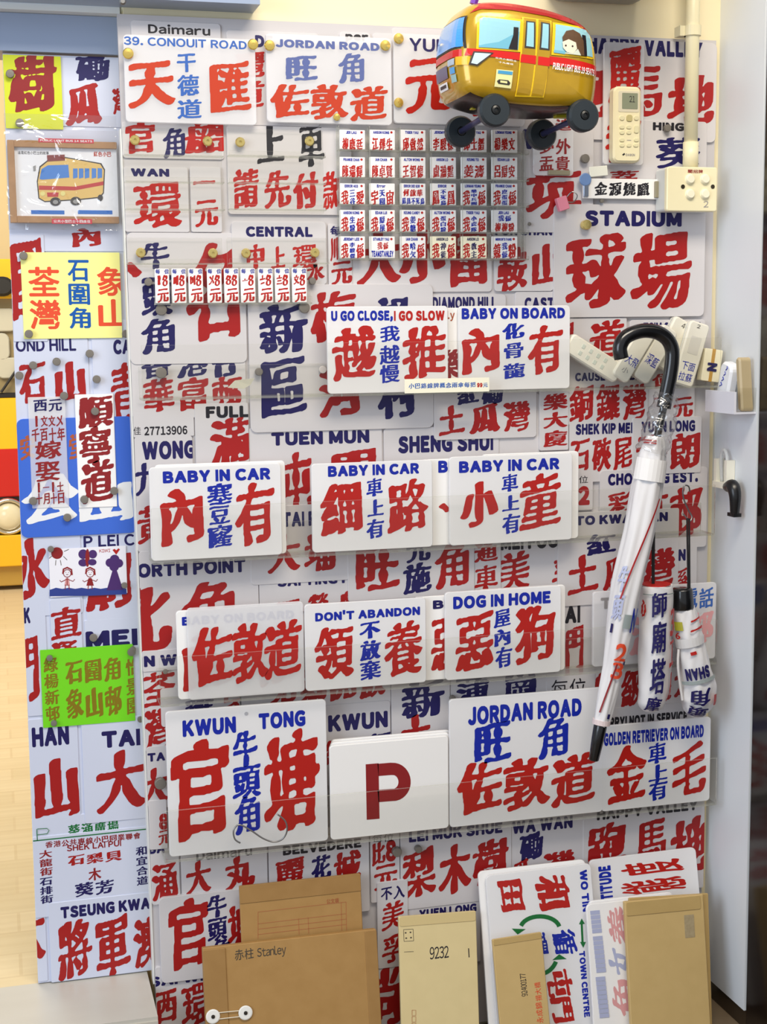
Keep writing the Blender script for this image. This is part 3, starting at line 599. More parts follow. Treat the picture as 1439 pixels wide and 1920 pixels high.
# pinned plates at the top
GT = 'frosted plates pinned along the top'
plate('frosted plate reading 39. CONOUIT ROAD', (231, 64, 482, 235), .017, [('39. CONOUIT ROAD', 'L', 232, 68, 463, 93, 'm'), ('天', 'O', 238, 110, 330, 206), ('匯', 'O', 392, 111, 472, 214), ('干', 'L', 331, 99, 368, 136, 'f'), ('德', 'L', 332, 139, 374, 181, 'f'), ('道', 'L', 332, 185, 379, 224, 'f')], m=OPALT, group=GT)
plate('frosted plate reading JORDAN ROAD in silvery blue', (498, 62, 736, 235), .017, [('JORDAN ROAD', 'S', 517, 73, 712, 96), ('旺', 'S', 535, 102, 596, 153), ('角', 'S', 634, 99, 684, 158), ('佐', 'O', 506, 157, 581, 223), ('敦', 'O', 582, 157, 654, 226), ('道', 'O', 656, 159, 728, 229)], m=OPALT, group=GT)
plate('frosted plate behind the balloon bus, reading YUE', (738, 62, 985, 237), .017, [('YUEN LONG', 'N', 768, 71, 972, 104, 'm'), ('元', 'R', 760, 104, 852, 216), ('朗', 'R', 885, 108, 970, 222)], m=OPALT, group=GT)
plate('narrow frosted plate under the air conditioner remote', (1133, 78, 1207, 310), .014, [('麗', 'R', 1142, 83, 1202, 196), ('都', 'R', 1136, 222, 1202, 306)], m=OPALT, th=.003)
plate('small frosted plate with six characters below the balloon bus wheels', (1001, 216, 1076, 330), .014, [('追', 'D', 1042, 222, 1072, 246, 'f'), ('夢外', 'D', 1010, 258, 1072, 290, 'f'), ('盂貴', 'D', 1010, 292, 1070, 322, 'f')], m=OPALT, th=.003, name='price_plate')
plate('white strip with four black characters beside the blue key', (1094, 334, 1241, 374), .014, [('金源燒臘', 'K', 1114, 341, 1220, 368)], m=OPALS, th=.003, rad=.001, name='name_strip')
GL = 'small strips on the left panel'
plate('narrow white plate with columns of dark red numerals on the left panel', (52, 745, 130, 951), -.044, [('西元', 'N', 61, 749, 118, 771, 'f'), ('〡文文〤', 'D', 61, 780, 119, 799, 'f'), ('千百十年', 'D', 58, 803, 123, 826, 'f'), ('嫁', 'D', 65, 827, 116, 860, 'f'), ('娶', 'D', 66, 866, 113, 902, 'f'), ('〡一〡士', 'D', 66, 905, 120, 922, 'f'), ('十月十日', 'D', 66, 925, 122, 944, 'f')], m=OPALT, th=.003, rad=.001)
plate('narrow white plate with three large maroon characters', (140, 740, 220, 950), -.044, [('順', 'D', 145, 743, 213, 802), ('寧', 'D', 147, 800, 211, 868), ('道', 'D', 150, 862, 216, 943)], m=OPALS, th=.003, rad=.001)
# ------------------------------------------------------------------ small racks
def rack(label, rect, d0, rows, depth, name='acrylic_rack', extra=None, cols=None, screws=(), lip=.008):
    fr = WF(d0); q = fr.rect(rect); t = thing(name, label, 'rack', fr.at((q[0]+q[2])/2, q[1]))
    def part(n, vf): obj(n, *vf, [ACR, ACE], t, fm=[0, 0]+[1]*(len(vf[1])-2))
    part('back_panel', slab(fr, q, 0, .002, .001, .0003, 2)); zs = []
    for y in rows:
        v = fr.uv((rect[0]+rect[2])/2, y)[1]; zs.append(v)
        part('shelf', slab(Fr((0, -d0, v), (1, 0, 0), (0, 1, 0)), (q[0], -depth, q[2], -.0022), 0, .002, .0008, .0003, 2))
        if lip: part('shelf_lip', slab(fr, (q[0], v, q[2], v+lip), depth-.0018, depth, .0008, .0003, 2))
    for x in cols or ():
        u = fr.uv(x, (rect[1]+rect[3])/2)[0]; part('divider', slab(Fr((u, -d0, 0), (0, 1, 0), (0, 0, 1)), (-depth, q[1], -.0022, q[3]), 0, .0016, .0008, .0003, 2))
    for s in screws:
        obj('screw', *lathe(fr, *fr.uv(*s), [(.0075, .002), (.0075, .0035), (.006, .006), (.0022, .006), (.002, .0035), (.0002, .0035)], 20), mat('brass', (226, 204, 128), .25, .8), t, smooth=False)
    return fr, q, zs, t
rack('clear rack at the upper left with two brass screws', (229, 238, 418, 400), BOARDF+.0005, (296, 345, 396), .022, screws=((253, 263), (389, 265)))
rack('clear rack at the upper middle with two brass screws', (424, 241, 607, 400), BOARDF+.0005, (297, 347, 396), .022, screws=((450, 267), (580, 265)))
rack('clear rack below the upper left one, screwed to the poster', (235, 446, 417, 501), BOARDF+.0005, (497,), .022, screws=((264, 474), (399, 475)))
rack('clear rack above the row of price plates, right one', (425, 446, 612, 501), BOARDF+.0005, (496,), .022, screws=((461, 475), (590, 474)))
fr, q, zs, t = rack('clear holder with nine red price plates', (287, 501, 582, 574), .013, (571,), .014, lip=.012)
fz = WF(.021)
nums = '〡〢〣〤〥〦〧〨〩'; xs = (290, 321.5, 353, 388, 420, 451, 484, 515.5, 547.5)
posn = 'first second third fourth fifth sixth seventh eighth ninth'.split()
for i, x in enumerate(xs):
    y = 503.5-.17*i*.8
    tx = [('每', 'B', x+1.5, y+1, x+10, y+10, 'f'), ('位', 'B', x+18, y+1, x+27, y+10, 'f'), (nums[i], 'R', x+3, y+13, x+14, y+31), ('〥', 'R', x+14, y+12, x+25, y+33), ('元', 'R', x+5, y+37, x+27, y+64)]
    plate(posn[i]+' small red price plate from the left in the clear holder', (x, y, x+29, y+66), .021, tx, th=.003, rad=.0015, m=OPALS, sit=zs[0]+.0022, group='price plates in the clear holder', name='price_plate')
# the rack of thirty miniature plates
cx = (637, 693, 750.5, 807.5, 865, 922.5); ry = (243, 294, 343.5, 393.5, 443)
fr, q, zs, t = rack('clear rack of thirty miniature plates in the upper middle', (630, 238, 986, 489), BOARDF+.0005, [y+45 for y in ry], .016, cols=(632, 689, 746, 803, 861, 918, 976), lip=.006)
MINI = [[('JER LAU', '柳應廷'), ('ANSON KONG', '江熚生'), ('TIGER YAU', '邱傲然'), ('JEREMY LEE', '李駿傑'), ('STANLEY YAU', '邱士縉'), ('LOKMAN YEUNG', '楊樂文')],
 [('FRANKIE CHAN', '陳瑞輝'), ('IAN CHAN', '陳卓賢'), ('ALTON WONG', '王智德'), ('ANSON LO', '盧瀚霆'), ('KEUNG TO', '姜濤'), ('EDAN LUI', '呂爵安')],
 [('ERROR 403', '我', '三谷', '愛'), ('Error', '宇', '天圍', '宙'), ('ERROR DEE GOR', '何啟華', '鳳凰不死鳥'), ('ERROR', '鳳', '不死鳥', '凰'), ('LOKMAN YEUNG', '我', '樂中兵團', '係'), ('FRANKIE CHAN', '我', '皮蛋蛋', '係')],
 [('ANSON KONG', '我', '生粉', '係'), ('EDAN LUI', '我', '爵屎', '係'), ('KEUNG CANDY', '我', '姜糖', '係'), ('ALTON WONG', '我', '蛋白粉', '係'), ('TIGER YAU', '我', '小虎隊', '係'), ('JER LAU', '柳柳粉', '我係')],
 [('JEREMY LEE', '我', '李駿傑', '係'), ('STANLEY YAU', '我係', 'TEAMSTANLEY'), ('IAN CHAN', '我', '哈欠', '係'), ('ANSON LO', '我', '神徒', '係'), ('ANSON LO', '我', '教主', '愛'), ("MIRROR'S FANG", '鏡', '我係', '粉')]]
CREAMP = mat('cream_mini_plate', (250, 244, 216), .3); rown = 'top second third fourth bottom'.split(); coln = 'first second third fourth fifth sixth'.split()
for r in range(5):
    for c in range(6):
        x, y, s = cx[c], ry[r]+.0, MINI[r][c]; tw = {5: 16, 7: 20, 8: 22, 9: 25}.get(len(s[0]), 30)
        cream = r == 4 and c in (3, 4)
        tx = [(s[0], 'N' if cream else 'B', x+7+(30-tw)/2, y+2.5, x+7+(30+tw)/2, y+8.5)]
        if s[0] != 'Error': tx.append(('●', 'R', x+39, y+3, x+43.5, y+7.5, 's'))
        extra = 'three red characters'
        if len(s) == 2: tx += [(s[1], 'R', x+4, y+15, x+44, y+40)]; extra = '%s red characters' % ('two' if len(s[1]) == 2 else 'three')
        elif len(s) == 4:
            tx += [(s[1], 'R', x+3, y+13, x+17, y+42), (s[3], 'R', x+31, y+13, x+46, y+42), (s[2], 'N' if cream else 'B', x+18.5, y+11, x+29.5, y+42, 'bv')]; extra = 'red and blue characters'
        elif s[1] == '我係': tx += [('我係', 'R', x+14, y+11, x+36, y+25), (s[2], 'B', x+4, y+27, x+45, y+39)]; extra = 'red characters over blue capitals'
        elif s[2] == '我係': tx += [('我係', 'B', x+11, y+10, x+37, y+22), (s[1], 'R', x+5, y+24, x+43, y+41)]; extra = 'blue characters over red ones'
        else: tx += [(s[1], 'R', x+5, y+11, x+43, y+25), (s[2], 'B', x+3, y+27, x+46, y+40)]; extra = 'red characters over blue ones'
        plate(('cream' if cream else 'white')+' miniature plate, '+extra+', '+coln[c]+' in the '+rown[r]+' row', (x, y, x+48.5, y+44), BOARDF+.012, tx, th=.003, rad=.001, m=CREAMP if cream else OPALS, sit=zs[r]+.0022, group='miniature plates in the clear rack', name='miniature_plate', cat='miniature sign')
# ================================================================== loose papers and pictures on the left panel
LPF = WF(-.046)
def paper(name, label, cat, rect, m, texts=(), fr=None, th=.0006, clip_=None, rad=.0008):
    fr = fr or LPF; q = list(fr.rect(rect))
    if clip_ is not None: q[2] = min(q[2], clip_)
    t = thing(name, label, cat, fr.at((q[0]+q[2])/2, q[1])); obj('sheet', *slab(fr, q, -th, 0, rad, .0001, 2), m, t); letter(t, fr, texts, .0002, q); return t, q
XB = BLINE(.2)-.006
paper('paper_sign', 'yellow green paper with one large red character at the top left', 'sign', (5, 102, 119, 243), mat('chartreuse_paper', (206, 214, 36), .5), [('樹', 'D', 12, 98, 110, 213)])
paper('paper_sign', 'pale yellow sign with orange and blue block characters', 'sign', (38, 473, 258, 633), mat('pale_yellow_paper', (246, 242, 150), .45), [('荃灣', 'C', 52, 497, 115, 620, 'sv'), ('石圍角', 'E', 126, 485, 171, 618, 'sv'), ('象山', 'C', 181, 497, 243, 618, 'sv'), ('2', 'D', 229, 484, 236, 496, 'm')], clip_=XB)
t, q = paper('paper_sign', 'bright green sign with olive handwritten characters', 'sign', (75, 1219, 268, 1350), mat('lime_paper', (116, 214, 22), .45), [('綠楊新邨', 'Y', 81, 1232, 113, 1352, 'fv'), ('石圍角', 'Y', 120, 1239, 229, 1276), ('象山邨', 'Y', 121, 1293, 232, 1340), ('怡景園', 'Y', 235, 1233, 264, 1340, 'fv')], clip_=XB)
t, q = paper('child_drawing', "child's crayon drawing of two figures, a butterfly and a tree", 'drawing', (91, 1030, 239, 1112), mat('drawing_paper', (238, 236, 244), .6))
RED = INK['D']; BLU = mat('crayon_blue', (40, 60, 140), .6); PUR = mat('crayon_purple', (70, 34, 104), .6)
shapes(t, LPF, [circ(107, 1037, 11)], .0003, RED, 'sun')
mk = MB()
for a in ((92, 1047, 98, 1042), (105, 1050, 104, 1060), (113, 1050, 115, 1060), (119, 1043, 126, 1050), (120, 1034, 129, 1030)): mk.add(quads(LPF, [a[:2], a[2:]], 1, .0003))
obj('sun_ray', mk.v, mk.f, INK['T'], t)
shapes(t, LPF, [circ(156, 1039, 9), circ(174, 1039, 8), circ(156, 1055, 9, ry=7), circ(173, 1054, 8, ry=6)], .0003, PUR, 'butterfly_wing'); shapes(t, LPF, [circ(164, 1046, 4, ry=17)], .0004, RED, 'butterfly_body')
shapes(t, LPF, [circ(206, 1055, 8), circ(215, 1049, 9), circ(223, 1056, 8), circ(214, 1062, 9)], .0003, PUR, 'tree_crown'); shapes(t, LPF, [[(212, 1066), (218, 1066), (231, 1106), (200, 1107)]], .0003, PUR, 'tree_trunk')
wv = [(93, 1106)]+[(93+i*12, 1104-(i % 2)*2) for i in range(1, 13)]
shapes(t, LPF, [wv+[(238, 1114), (170, 1117), (93, 1118)]], .0002, BLU, 'water')
def figure(x, dress):
    m = MB()
    m.add(quads(LPF, circ(x, 1075, 7)+[(x+7, 1075)], 1.3, .0004)); m.add(quads(LPF, [(x-8, 1076), (x-7, 1067), (x, 1064), (x+8, 1068), (x+9, 1078)], 3, .00045))
    m.add(quads(LPF, [(x, 1083), (x, 1098)], 1.5, .0004)); m.add(quads(LPF, [(x-1, 1086), (x-11, 1091), (x-14, 1088)], 1.3, .0004)); m.add(quads(LPF, [(x+1, 1086), (x+11, 1090), (x+14, 1086)], 1.3, .0004))
    m.add(quads(LPF, [(x-2, 1077), (x+2, 1077)], 1, .0005))
    for s in (-1, 1): m.add(quads(LPF, [(x+s*3, 1096), (x+s*4, 1105)], 1.4, .0004)); m.add(quads(LPF, [(x+s*2.5-.5, 1073), (x+s*2.5+.5, 1073)], 1.2, .0005))
    obj('figure', m.v, m.f, RED, t)
    shapes(t, LPF, [[(x-3, 1084), (x+3, 1084), (x+(7 if dress else 5), 1098), (x-(7 if dress else 5), 1098)]], .0003, RED if dress else mat('drawing_pink', (216, 150, 150), .6), 'garment')
figure(126, False); figure(169, True)
shapes(t, LPF, [[(211, 1031), (215, 1029), (218, 1032), (222, 1028), (225, 1030), (218, 1040)]], .0003, INK['R'], 'heart'); letter(t, LPF, [('KIWI', 'R', 186, 1030, 207, 1035, 'h')], .0003)
# framed minibus picture in a clear bag
fr = WF(-.030); q = fr.rect((13, 262, 240, 419)); q = (q[0], q[1], min(q[2], XB), q[3])
t = thing('framed_picture', 'wood framed drawing of a minibus in a clear plastic bag', 'picture', fr.at((q[0]+q[2])/2, q[1]))
WD = mat('frame_wood', (172, 128, 82), .5, noise=14, nscale=60); bw = .010
obj('frame', *(lambda a: (a.v, a.f))(MB().add(slab(fr, (q[0], q[1], q[0]+bw, q[3]), -.012, 0, .001)).add(slab(fr, (q[0]+bw, q[3]-bw, q[2], q[3]), -.012, 0, .001)).add(slab(fr, (q[0]+bw, q[1], q[2], q[1]+bw), -.012, 0, .001))), WD, t)
pf = WF(-.036); ps = obj('picture', *slab(pf, (q[0]+bw-.001, q[1]+bw-.001, q[2], q[3]-bw+.001), -.004, 0, .0005, .0002), mat('picture_paper', (240, 242, 248), .4), t)
m1 = mat('placard_red', (206, 44, 60), .4)
for r, s in (((72, 259, 176, 269), 'PUBLIC LIGHT BUS 14 SEATS'), ((97, 410, 173, 420), '公共小型巴士十四座位')):
    f2 = WF(-.0295); obj('placard', *slab(f2, f2.rect(r), -.003, 0, .0005, .0002), m1, t); letter(t, f2, [(s, 'W', r[0]+3, r[1]+2, r[2]-3, r[3]-2, 'm' if s[0] == 'P' else 's')], .0002)
for r in ((58, 394, 121, 402), (146, 394, 211, 402)): obj('caption_bar', *slab(pf, pf.rect(r), 0, .0003, .0005, .0001), mat('caption_blue', (40, 110, 200), .4), t)
letter(t, pf, [('這是紅色小巴士的故事', 'K', 33, 283, 92, 290, 't'), ('紅色小巴', 'O', 175, 284, 209, 294, 'f')], .0004)
OUT = mat('drawing_outline', (52, 46, 44), .5); CRM = mat('drawing_cream', (226, 190, 110), .5); SKY = mat('drawing_blue', (70, 130, 210), .5); DRD = mat('drawing_red', (190, 50, 50), .5)
def pic(polys, w, m, n): shapes(t, pf, polys, w, m, n)
pic([[(69, 340), (74, 312), (92, 298), (120, 294), (150, 299), (190, 306), (197, 318), (195, 362), (188, 371), (150, 375), (84, 379), (72, 372)]], .0004, OUT, 'bus_outline')
pic([[(71, 341), (76, 314), (93, 300), (120, 296), (150, 301), (188, 308), (195, 319), (193, 361), (187, 369), (150, 373), (84, 377), (74, 371)]], .0006, CRM, 'bus_body')
pic([[(73, 348), (140, 350), (194, 340), (194, 347), (140, 357), (73, 356)]], .0008, DRD, 'bus_stripe')
pic([[(78, 317), (90, 310), (128, 309), (130, 333), (80, 337), (74, 336)]], .0008, SKY, 'bus_windshield')
for x in (137, 148, 159, 172, 183): pic([[(x, 316-(x-137)*.02), (x+8.5, 316), (x+8.5, 333), (x, 335)]], .0008, SKY, 'bus_window')
pic([circ(104, 378, 10, ry=8), circ(142, 377, 10, ry=8), circ(188, 371, 5, ry=6)], .0009, OUT, 'bus_wheel'); pic([circ(104, 379, 5, ry=4), circ(142, 378, 5, ry=4)], .0011, mat('drawing_grey', (150, 150, 150), .5), 'bus_hub')
pic([[(88, 291), (121, 290), (122, 301), (89, 303)]], .001, mat('drawing_maroon', (130, 50, 46), .5), 'bus_roof_sign'); pic([circ(80, 363, 4.5), circ(118, 363, 4.5)], .001, mat('drawing_lamp', (230, 220, 140), .5), 'bus_lamp'); pic([[(88, 361), (110, 361), (109, 369), (89, 369)]], .001, DRD, 'bus_grille')
pic([[(62, 312), (67, 310), (67, 320), (63, 321)]], .0008, mat('drawing_grey', (150, 150, 150), .5), 'bus_mirror')
bagf = WF(-.022); b4 = bagf.rect((6, 212, 245, 432)); nx, ny = 26, 24; random.seed(4)
vs = [bagf.at(b4[0]+(min(b4[2], XB)-b4[0])*i/nx, b4[1]+(b4[3]-b4[1])*j/ny, .0022*math.sin(i*.9+j*.5)*math.sin(j*.7-i*.25)+random.uniform(-.0008, .0008)) for j in range(ny+1) for i in range(nx+1)]
single('plastic_bag', 'crinkled clear bag around the framed minibus picture', 'bag', vs, [(j*(nx+1)+i, j*(nx+1)+i+1, (j+1)*(nx+1)+i+1, (j+1)*(nx+1)+i) for j in range(ny) for i in range(nx)], clear('cellophane', (250, 250, 250), .35, .12, bump=.6), smooth=True)

# ================================================================== magnets and pins
MAG = mat('grey_magnet', (128, 122, 114), .45, .3); GOLD = mat('gold_pin', (236, 206, 110), .22, .8)
def magnet(label, x, y, d, r=.0062, h=.006, m=MAG, group='round grey magnets', name='magnet', cat='magnet'):
    fr = WF(d); u, v = fr.uv(x, y); vf = lathe(fr, u, v, [(r, .0004), (r, h-.001), (r*.9, h), (r*.4, h+.0002)], 18)
    single(name, label, cat, *vf, m, group)
for lb, x, y in (('magnet on the left edge of the yellow green paper', 19, 139), ('magnet at the bottom of the yellow green paper', 37, 231), ('magnet at the top left corner of the pale yellow sign', 44, 480), ('magnet at the bottom left corner of the pale yellow sign', 54, 626),
   ('magnet at the bottom right corner of the pale yellow sign', 236, 626)): magnet('round grey '+lb, x, y, -.0445)
for lb, x, y in (('magnet below the H of HILL, upper right of the group', 168, 663), ('magnet left of the others below the green edged letters, shiny', 62, 685), ('magnet above the red mountain character on the left panel', 106, 678), ('magnet at the far left edge of the panel below OND HILL', 36, 704),
   ('magnet right of the red mountain character on the left panel', 181, 711), ('magnet below the blue patch', 126, 970), ('magnet above the green sign', 175, 1195), ('magnet beside the blue letters MEI', 246, 1222)): magnet('round grey '+lb, x, y, -.0455)
for lb, x, y in (('magnet at the top of the narrow plate with numeral columns', 120, 742), ('magnet at the bottom of the narrow plate with numeral columns', 62, 939), ('magnet on the first of the three maroon characters', 178, 771), ('magnet at the right foot of the three character plate', 214, 920), ('magnet at the left foot of the three character plate', 158, 936)): magnet('round grey '+lb, x, y, -.0438)
for lb, x, y in (("magnet beside the sun of the child's drawing", 95, 1029), ("magnet at the foot of the tree in the child's drawing", 233, 1097), ('magnet at the top left of the green sign', 93, 1285-52), ('magnet at the top right of the green sign', 249, 1217), ('magnet at the bottom left of the green sign', 101, 1355), ('magnet at the bottom right of the green sign', 263, 1348)): magnet('small grey '+lb, x, y, -.0453, .0048)
for lb, x, y, r in (('magnet left of the clear price plate holder', 278, 529, .006), ('magnet below the left end of the price plate holder', 302, 581, .0085), ('magnet below the right end of the price plate holder', 570, 577, .0085), ('magnet right of the clear price plate holder', 585, 527, .0055), ('magnet on the red characters above the upper ledge', 302, 699, .0085), ('magnet left of the large navy character above the upper ledge', 485, 697, .006),
   ('magnet at the left end of the lowest ledge', 300, 1467, .009), ('magnet left of the JORDAN ROAD plate on the lowest ledge', 848, 1308, .005), ('magnet right of the red eight under the lowest ledge', 743, 1595, .008), ('magnet beside the first red character under the P plate', 783, 1590, .006), ('magnet beside the small plate under the balloon bus', 1096, 298, .0072), ('magnet on the black letters HING', 1250, 241, .006)):
    magnet('round grey '+lb, x, y, BOARDF, r, .010 if y > 1400 else .007)
magnet('tiny dark stud at the end of the third ledge', 310, 1259, BOARDF, .004, .003); magnet('tiny dark stud beside the miniature plate rack', 993, 420, BOARDF, .003, .002); magnet('tiny dark stud above the word STADIUM', 1128, 377, BOARDF, .0035, .004)
magnet('brass clip on the S of STADIUM', 1097, 422, BOARDF, .008, .011, mat('brass', (226, 204, 128), .25, .8), None, 'brass_clip', 'clip')
magnet('white screw head on the red character left of the SLOW plate', 605, 693, BOARDF, .006, .004, mat('white_screw', (214, 206, 200), .4), None, 'screw', 'screw')
PF = .0172
for lb, x, y, r in (('left of CONOUIT ROAD plate', 240, 101, .008), ('right of CONOUIT ROAD lettering', 474, 84, .008), ('left of the silvery JORDAN ROAD lettering', 505, 86, .008), ('right of the silvery JORDAN ROAD lettering', 722, 86, .008), ('small one under the orange characters of the silvery plate', 631, 220, .0055), ('upper left corner of the YUE plate', 747, 73, .008), ('lower left corner of the YUE plate', 747, 193, .0075)):
    fr = WF(PF); single('pushpin', 'gold pin, '+lb, 'pin', *lathe(fr, *fr.uv(x, y), [(r*.5, .0003), (r, .002), (r, .004), (r*.85, .0055), (r*.3, .006)], 20), GOLD, 'gold pins in the frosted plates')
# ================================================================== right side fittings
PVC = mat('cream_plastic', (240, 230, 192), .35, noise=2)
fr = WF(.030)
top = np.array(fr.pt(1290, -60)); bot = np.array(fr.pt(1305, 318)); top[0] = bot[0] = (top[0]+bot[0])/2+.0005
t = thing('conduit_pipe', 'cream vertical pipe running down to the light switch', 'pipe', bot)
obj('pipe', *tube([bot, (bot[0], -.03, top[2]+.15)], .0112, 20), PVC, t, smooth=True)
z1 = fr.uv(1296, 290)[1]; obj('coupling', *tube([bot, (bot[0], -.03, z1+.02)], .0128, 20), PVC, t, smooth=True)
z2 = fr.uv(1296, 58)[1]; obj('clip', *tube([(bot[0], -.03, z2-.008), (bot[0], -.03, z2+.008)], .0140, 20), PVC, t); obj('clip_foot', *box(bot[0]-.022, bot[0]+.0, -.03, -.0095, z2-.008, z2+.008), PVC, t)
fr = WF(.052); q = fr.rect((1252, 312, 1345, 397))
t = thing('light_switch', 'cream four button switch box at the end of the pipe', 'switch', fr.at((q[0]+q[2])/2, q[1]))
obj('back_box', *slab(fr, (q[0]+.001, q[1]+.001, q[2]-.001, q[3]-.001), -.0425, -.008, .004, .001), mat('grey_white_box', (214, 216, 214), .4), t); obj('face_plate', *slab(fr, q, -.009, 0, .004, .0015), PVC, t)
for x, y in ((1294, 336), (1322, 336), (1294, 364), (1322, 364)):
    u, v = fr.uv(x, y); obj('button', *lathe(fr, u, v, [(.0085, 0), (.0085, .001), (.0075, .001), (.0072, .004), (.006, .0055), (.001, .0055)], 22), mat('switch_button', (246, 240, 214), .3), t)
for x in (1281, 1337): u, v = fr.uv(x, 350); obj('screw', *lathe(fr, u, v, [(.0035, .0002), (.0035, .0008), (.001, .0006)], 12), mat('dark_screw', (70, 62, 50), .4, .6), t)
letter(t, fr, [('關招牌', 'D', 1290, 318, 1319, 325, 's'), ('2', 'A', 1320, 377, 1329, 389, 'h')], .0003)
# air conditioner remote
fr = WF(.034); q = fr.rect((1152, 161, 1202, 305)); t = thing('remote_control', 'cream air conditioner remote on the poster beside the balloon bus', 'remote control', fr.at((q[0]+q[2])/2, q[1]))
obj('body', *slab(fr, q, -.017, 0, .009, .003, 6), PVC, t); obj('bezel', *slab(fr, fr.rect((1160, 170, 1199, 211)), 0, .0006, .003, .0003), mat('remote_bezel', (222, 214, 190), .35), t); obj('screen', *slab(fr, fr.rect((1167, 174, 1196, 205)), .0006, .0011, .001, .0002), mat('lcd', (142, 148, 126), .2), t)
letter(t, fr, [('21', 'K', 1180, 180, 1191, 192, 't')], .0013)
for x, y, w_, h_ in ((1162, 217, 9, 9), (1175, 215, 11, 13), (1189, 217, 9, 9), (1162, 235, 9, 7), (1175, 235, 9, 7), (1189, 235, 9, 15), (1162, 245, 9, 7), (1175, 245, 9, 7), (1162, 259, 9, 7), (1189, 259, 9, 7), (1162, 269, 9, 7), (1175, 269, 9, 7), (1188, 269, 9, 7)):
    obj('button', *slab(fr, fr.rect((x, y, x+w_, y+h_)), 0, .0016, .0035, .0005), mat('remote_button' if w_ != 11 else 'remote_button_grey', (228, 220, 180) if w_ != 11 else (196, 184, 132), .4), t)
letter(t, fr, [('—', 'A', 1176, 262, 1184, 264, 's')], .0003); obj('logo', *quads(fr, [(1168, 291), (1172, 288)], 3, .0003), INK['K'], t); letter(t, fr, [('DAIKIN', 'A', 1174, 288, 1191, 293, 'm')], .0003)
# key, white strip, pink clip
for lb, r in (('grey bar magnet on the right end of the strip of black characters', (1228, 340, 1237, 371)), ('grey bar magnet at the foot of the small six character plate', (1028, 319, 1068, 329))):
    fr = WF(.0155); single('bar_magnet', lb, 'magnet', *slab(fr, fr.rect(r), -.001, .004, .001, .0006), mat('bar_magnet', (150, 142, 118), .45, .2))
fr = WF(.014); KEY = mat('blue_key', (110, 140, 190), .35)
t = thing('key', 'blue headed key hanging beside the white strip of black characters', 'key', fr.pt(1098, 370)); obj('head', *lathe(fr, *fr.uv(1097, 337), [(.010, .001), (.0105, .003), (.009, .004), (.004, .004)], 20), KEY, t); obj('blade', *slab(fr, fr.rect((1094, 345, 1103, 369)), .001, .0035, .001), mat('key_steel', (150, 160, 178), .3, .8), t)
fr = spun((1124, 321), .016, -6); t = single('tape_tag', 'small folded white tag above the strip of black characters', 'tag', *slab(fr, (-.017, -.008, .015, .008), -.001, .0006, .001), mat('tag_white', (238, 238, 226), .2)); 
fr = spun((1057, 380), .018, -18); PINK = mat('pink_clip', (232, 140, 160), .35)
t = thing('binder_clip', 'pink binder clip beside the sign reading STADIUM', 'clip', fr.at(0, -.012)); obj('body', *slab(fr, (-.011, -.012, .007, .010), -.006, .004, .002, .001), PINK, t)
obj('wire_handle', *tube(smooth_path([fr.at(.007, .006, 0), fr.at(.018, .012, .004), fr.at(.024, .004, .006), fr.at(.016, -.004, .004), fr.at(.007, -.001, 0)], 4), .0009, 6), mat('steel', (150, 150, 150), .35, 1), t)
# white holder and latch on the right wall : plane X = XR seen from the left
RW = Fr((XR, 0, 0), (0, -1, 0), (0, 0, 1)); RW.N = np.array([-1., 0, 0])
def rwuv(x, y): return RW.uv(x, y)
hb = [rwuv(1323, 752), rwuv(1412, 775), rwuv(1330, 735)]
zb = hb[1][1]; zt = zb+.042; y0, y1 = -.035, -.133
TR = mat('white_acrylic_tray', (226, 226, 236), .25); t = thing('wall_tray', 'small white tray on the right wall holding a remote', 'tray', (XR-.02, -.08, zb))
obj('front', *box(XR-.040, XR-.036, y1, y0, zb, zt-.006), TR, t); obj('bottom', *box(XR-.036, XR-.0005, y1, y0, zb, zb+.003), TR, t)
for y in (y0, y1+.003): obj('end', *box(XR-.036, XR-.0005, y-.003, y, zb+.003, zt), ACR, t)
a = math.radians(8); fr = Fr((XR-.014, -.122, zb+.004), (0, -1, 0), (-.06, .03, .99)); fr.N = np.array([-1., 0, 0])
single('remote_control', 'beige remote upright in the white tray on the right wall', 'remote control', *slab(fr, (-.006, 0, .008, .088), -.010, .010, .006, .003), mat('beige_remote', (190, 172, 136), .4))
fr = Fr((XR-.022, -.062, zb+.004), (0, -.97, -.22), (.04, -.22, .97)); fr.N = np.array([-1., 0, 0])
t = thing('soft_pack', 'white pack with blue writing leaning in the right wall tray', 'pack', (XR-.02, -.062, zb+.004)); obj('pouch', *slab(fr, (-.020, 0, .018, .080), -.007, .007, .012, .004), mat('pack_white', (232, 234, 240), .3), t)
for i in range(4): obj('lettering', *tube([fr.at(-.010+i*.004, .038+i*.010, .0074), fr.at(-.003+i*.003, .042+i*.010, .0074), fr.at(-.008+i*.004, .045+i*.010, .0074)], .0009, 5), INK['B'], t)
u, v = rwuv(1368, 890); t = thing('door_latch', 'white and black latch on the right wall below the tray', 'latch', (XR-.012, -u, v-.03))
IV = mat('ivory_latch', (240, 236, 220), .3); BL = mat('black_latch', (22, 22, 24), .3)
yy = -u
obj('side_rail', *box(XR-.016, XR-.0005, yy+.016, yy+.024, v-.012, v+.026), IV, t); obj('side_rail', *box(XR-.016, XR-.0005, yy-.020, yy-.012, v-.012, v+.026), IV, t); obj('cross_bar', *box(XR-.018, XR-.0005, yy-.020, yy+.024, v-.022, v-.012), IV, t)
obj('loop', *tube(smooth_path([(XR-.008, yy+.010, v-.012), (XR-.01, yy+.010, v+.03), (XR-.01, yy, v+.042), (XR-.01, yy-.010, v+.03), (XR-.008, yy-.010, v-.012)], 5), .003, 8), mat('ivory_loop', (226, 228, 228), .2, trans=.35), t, smooth=True)
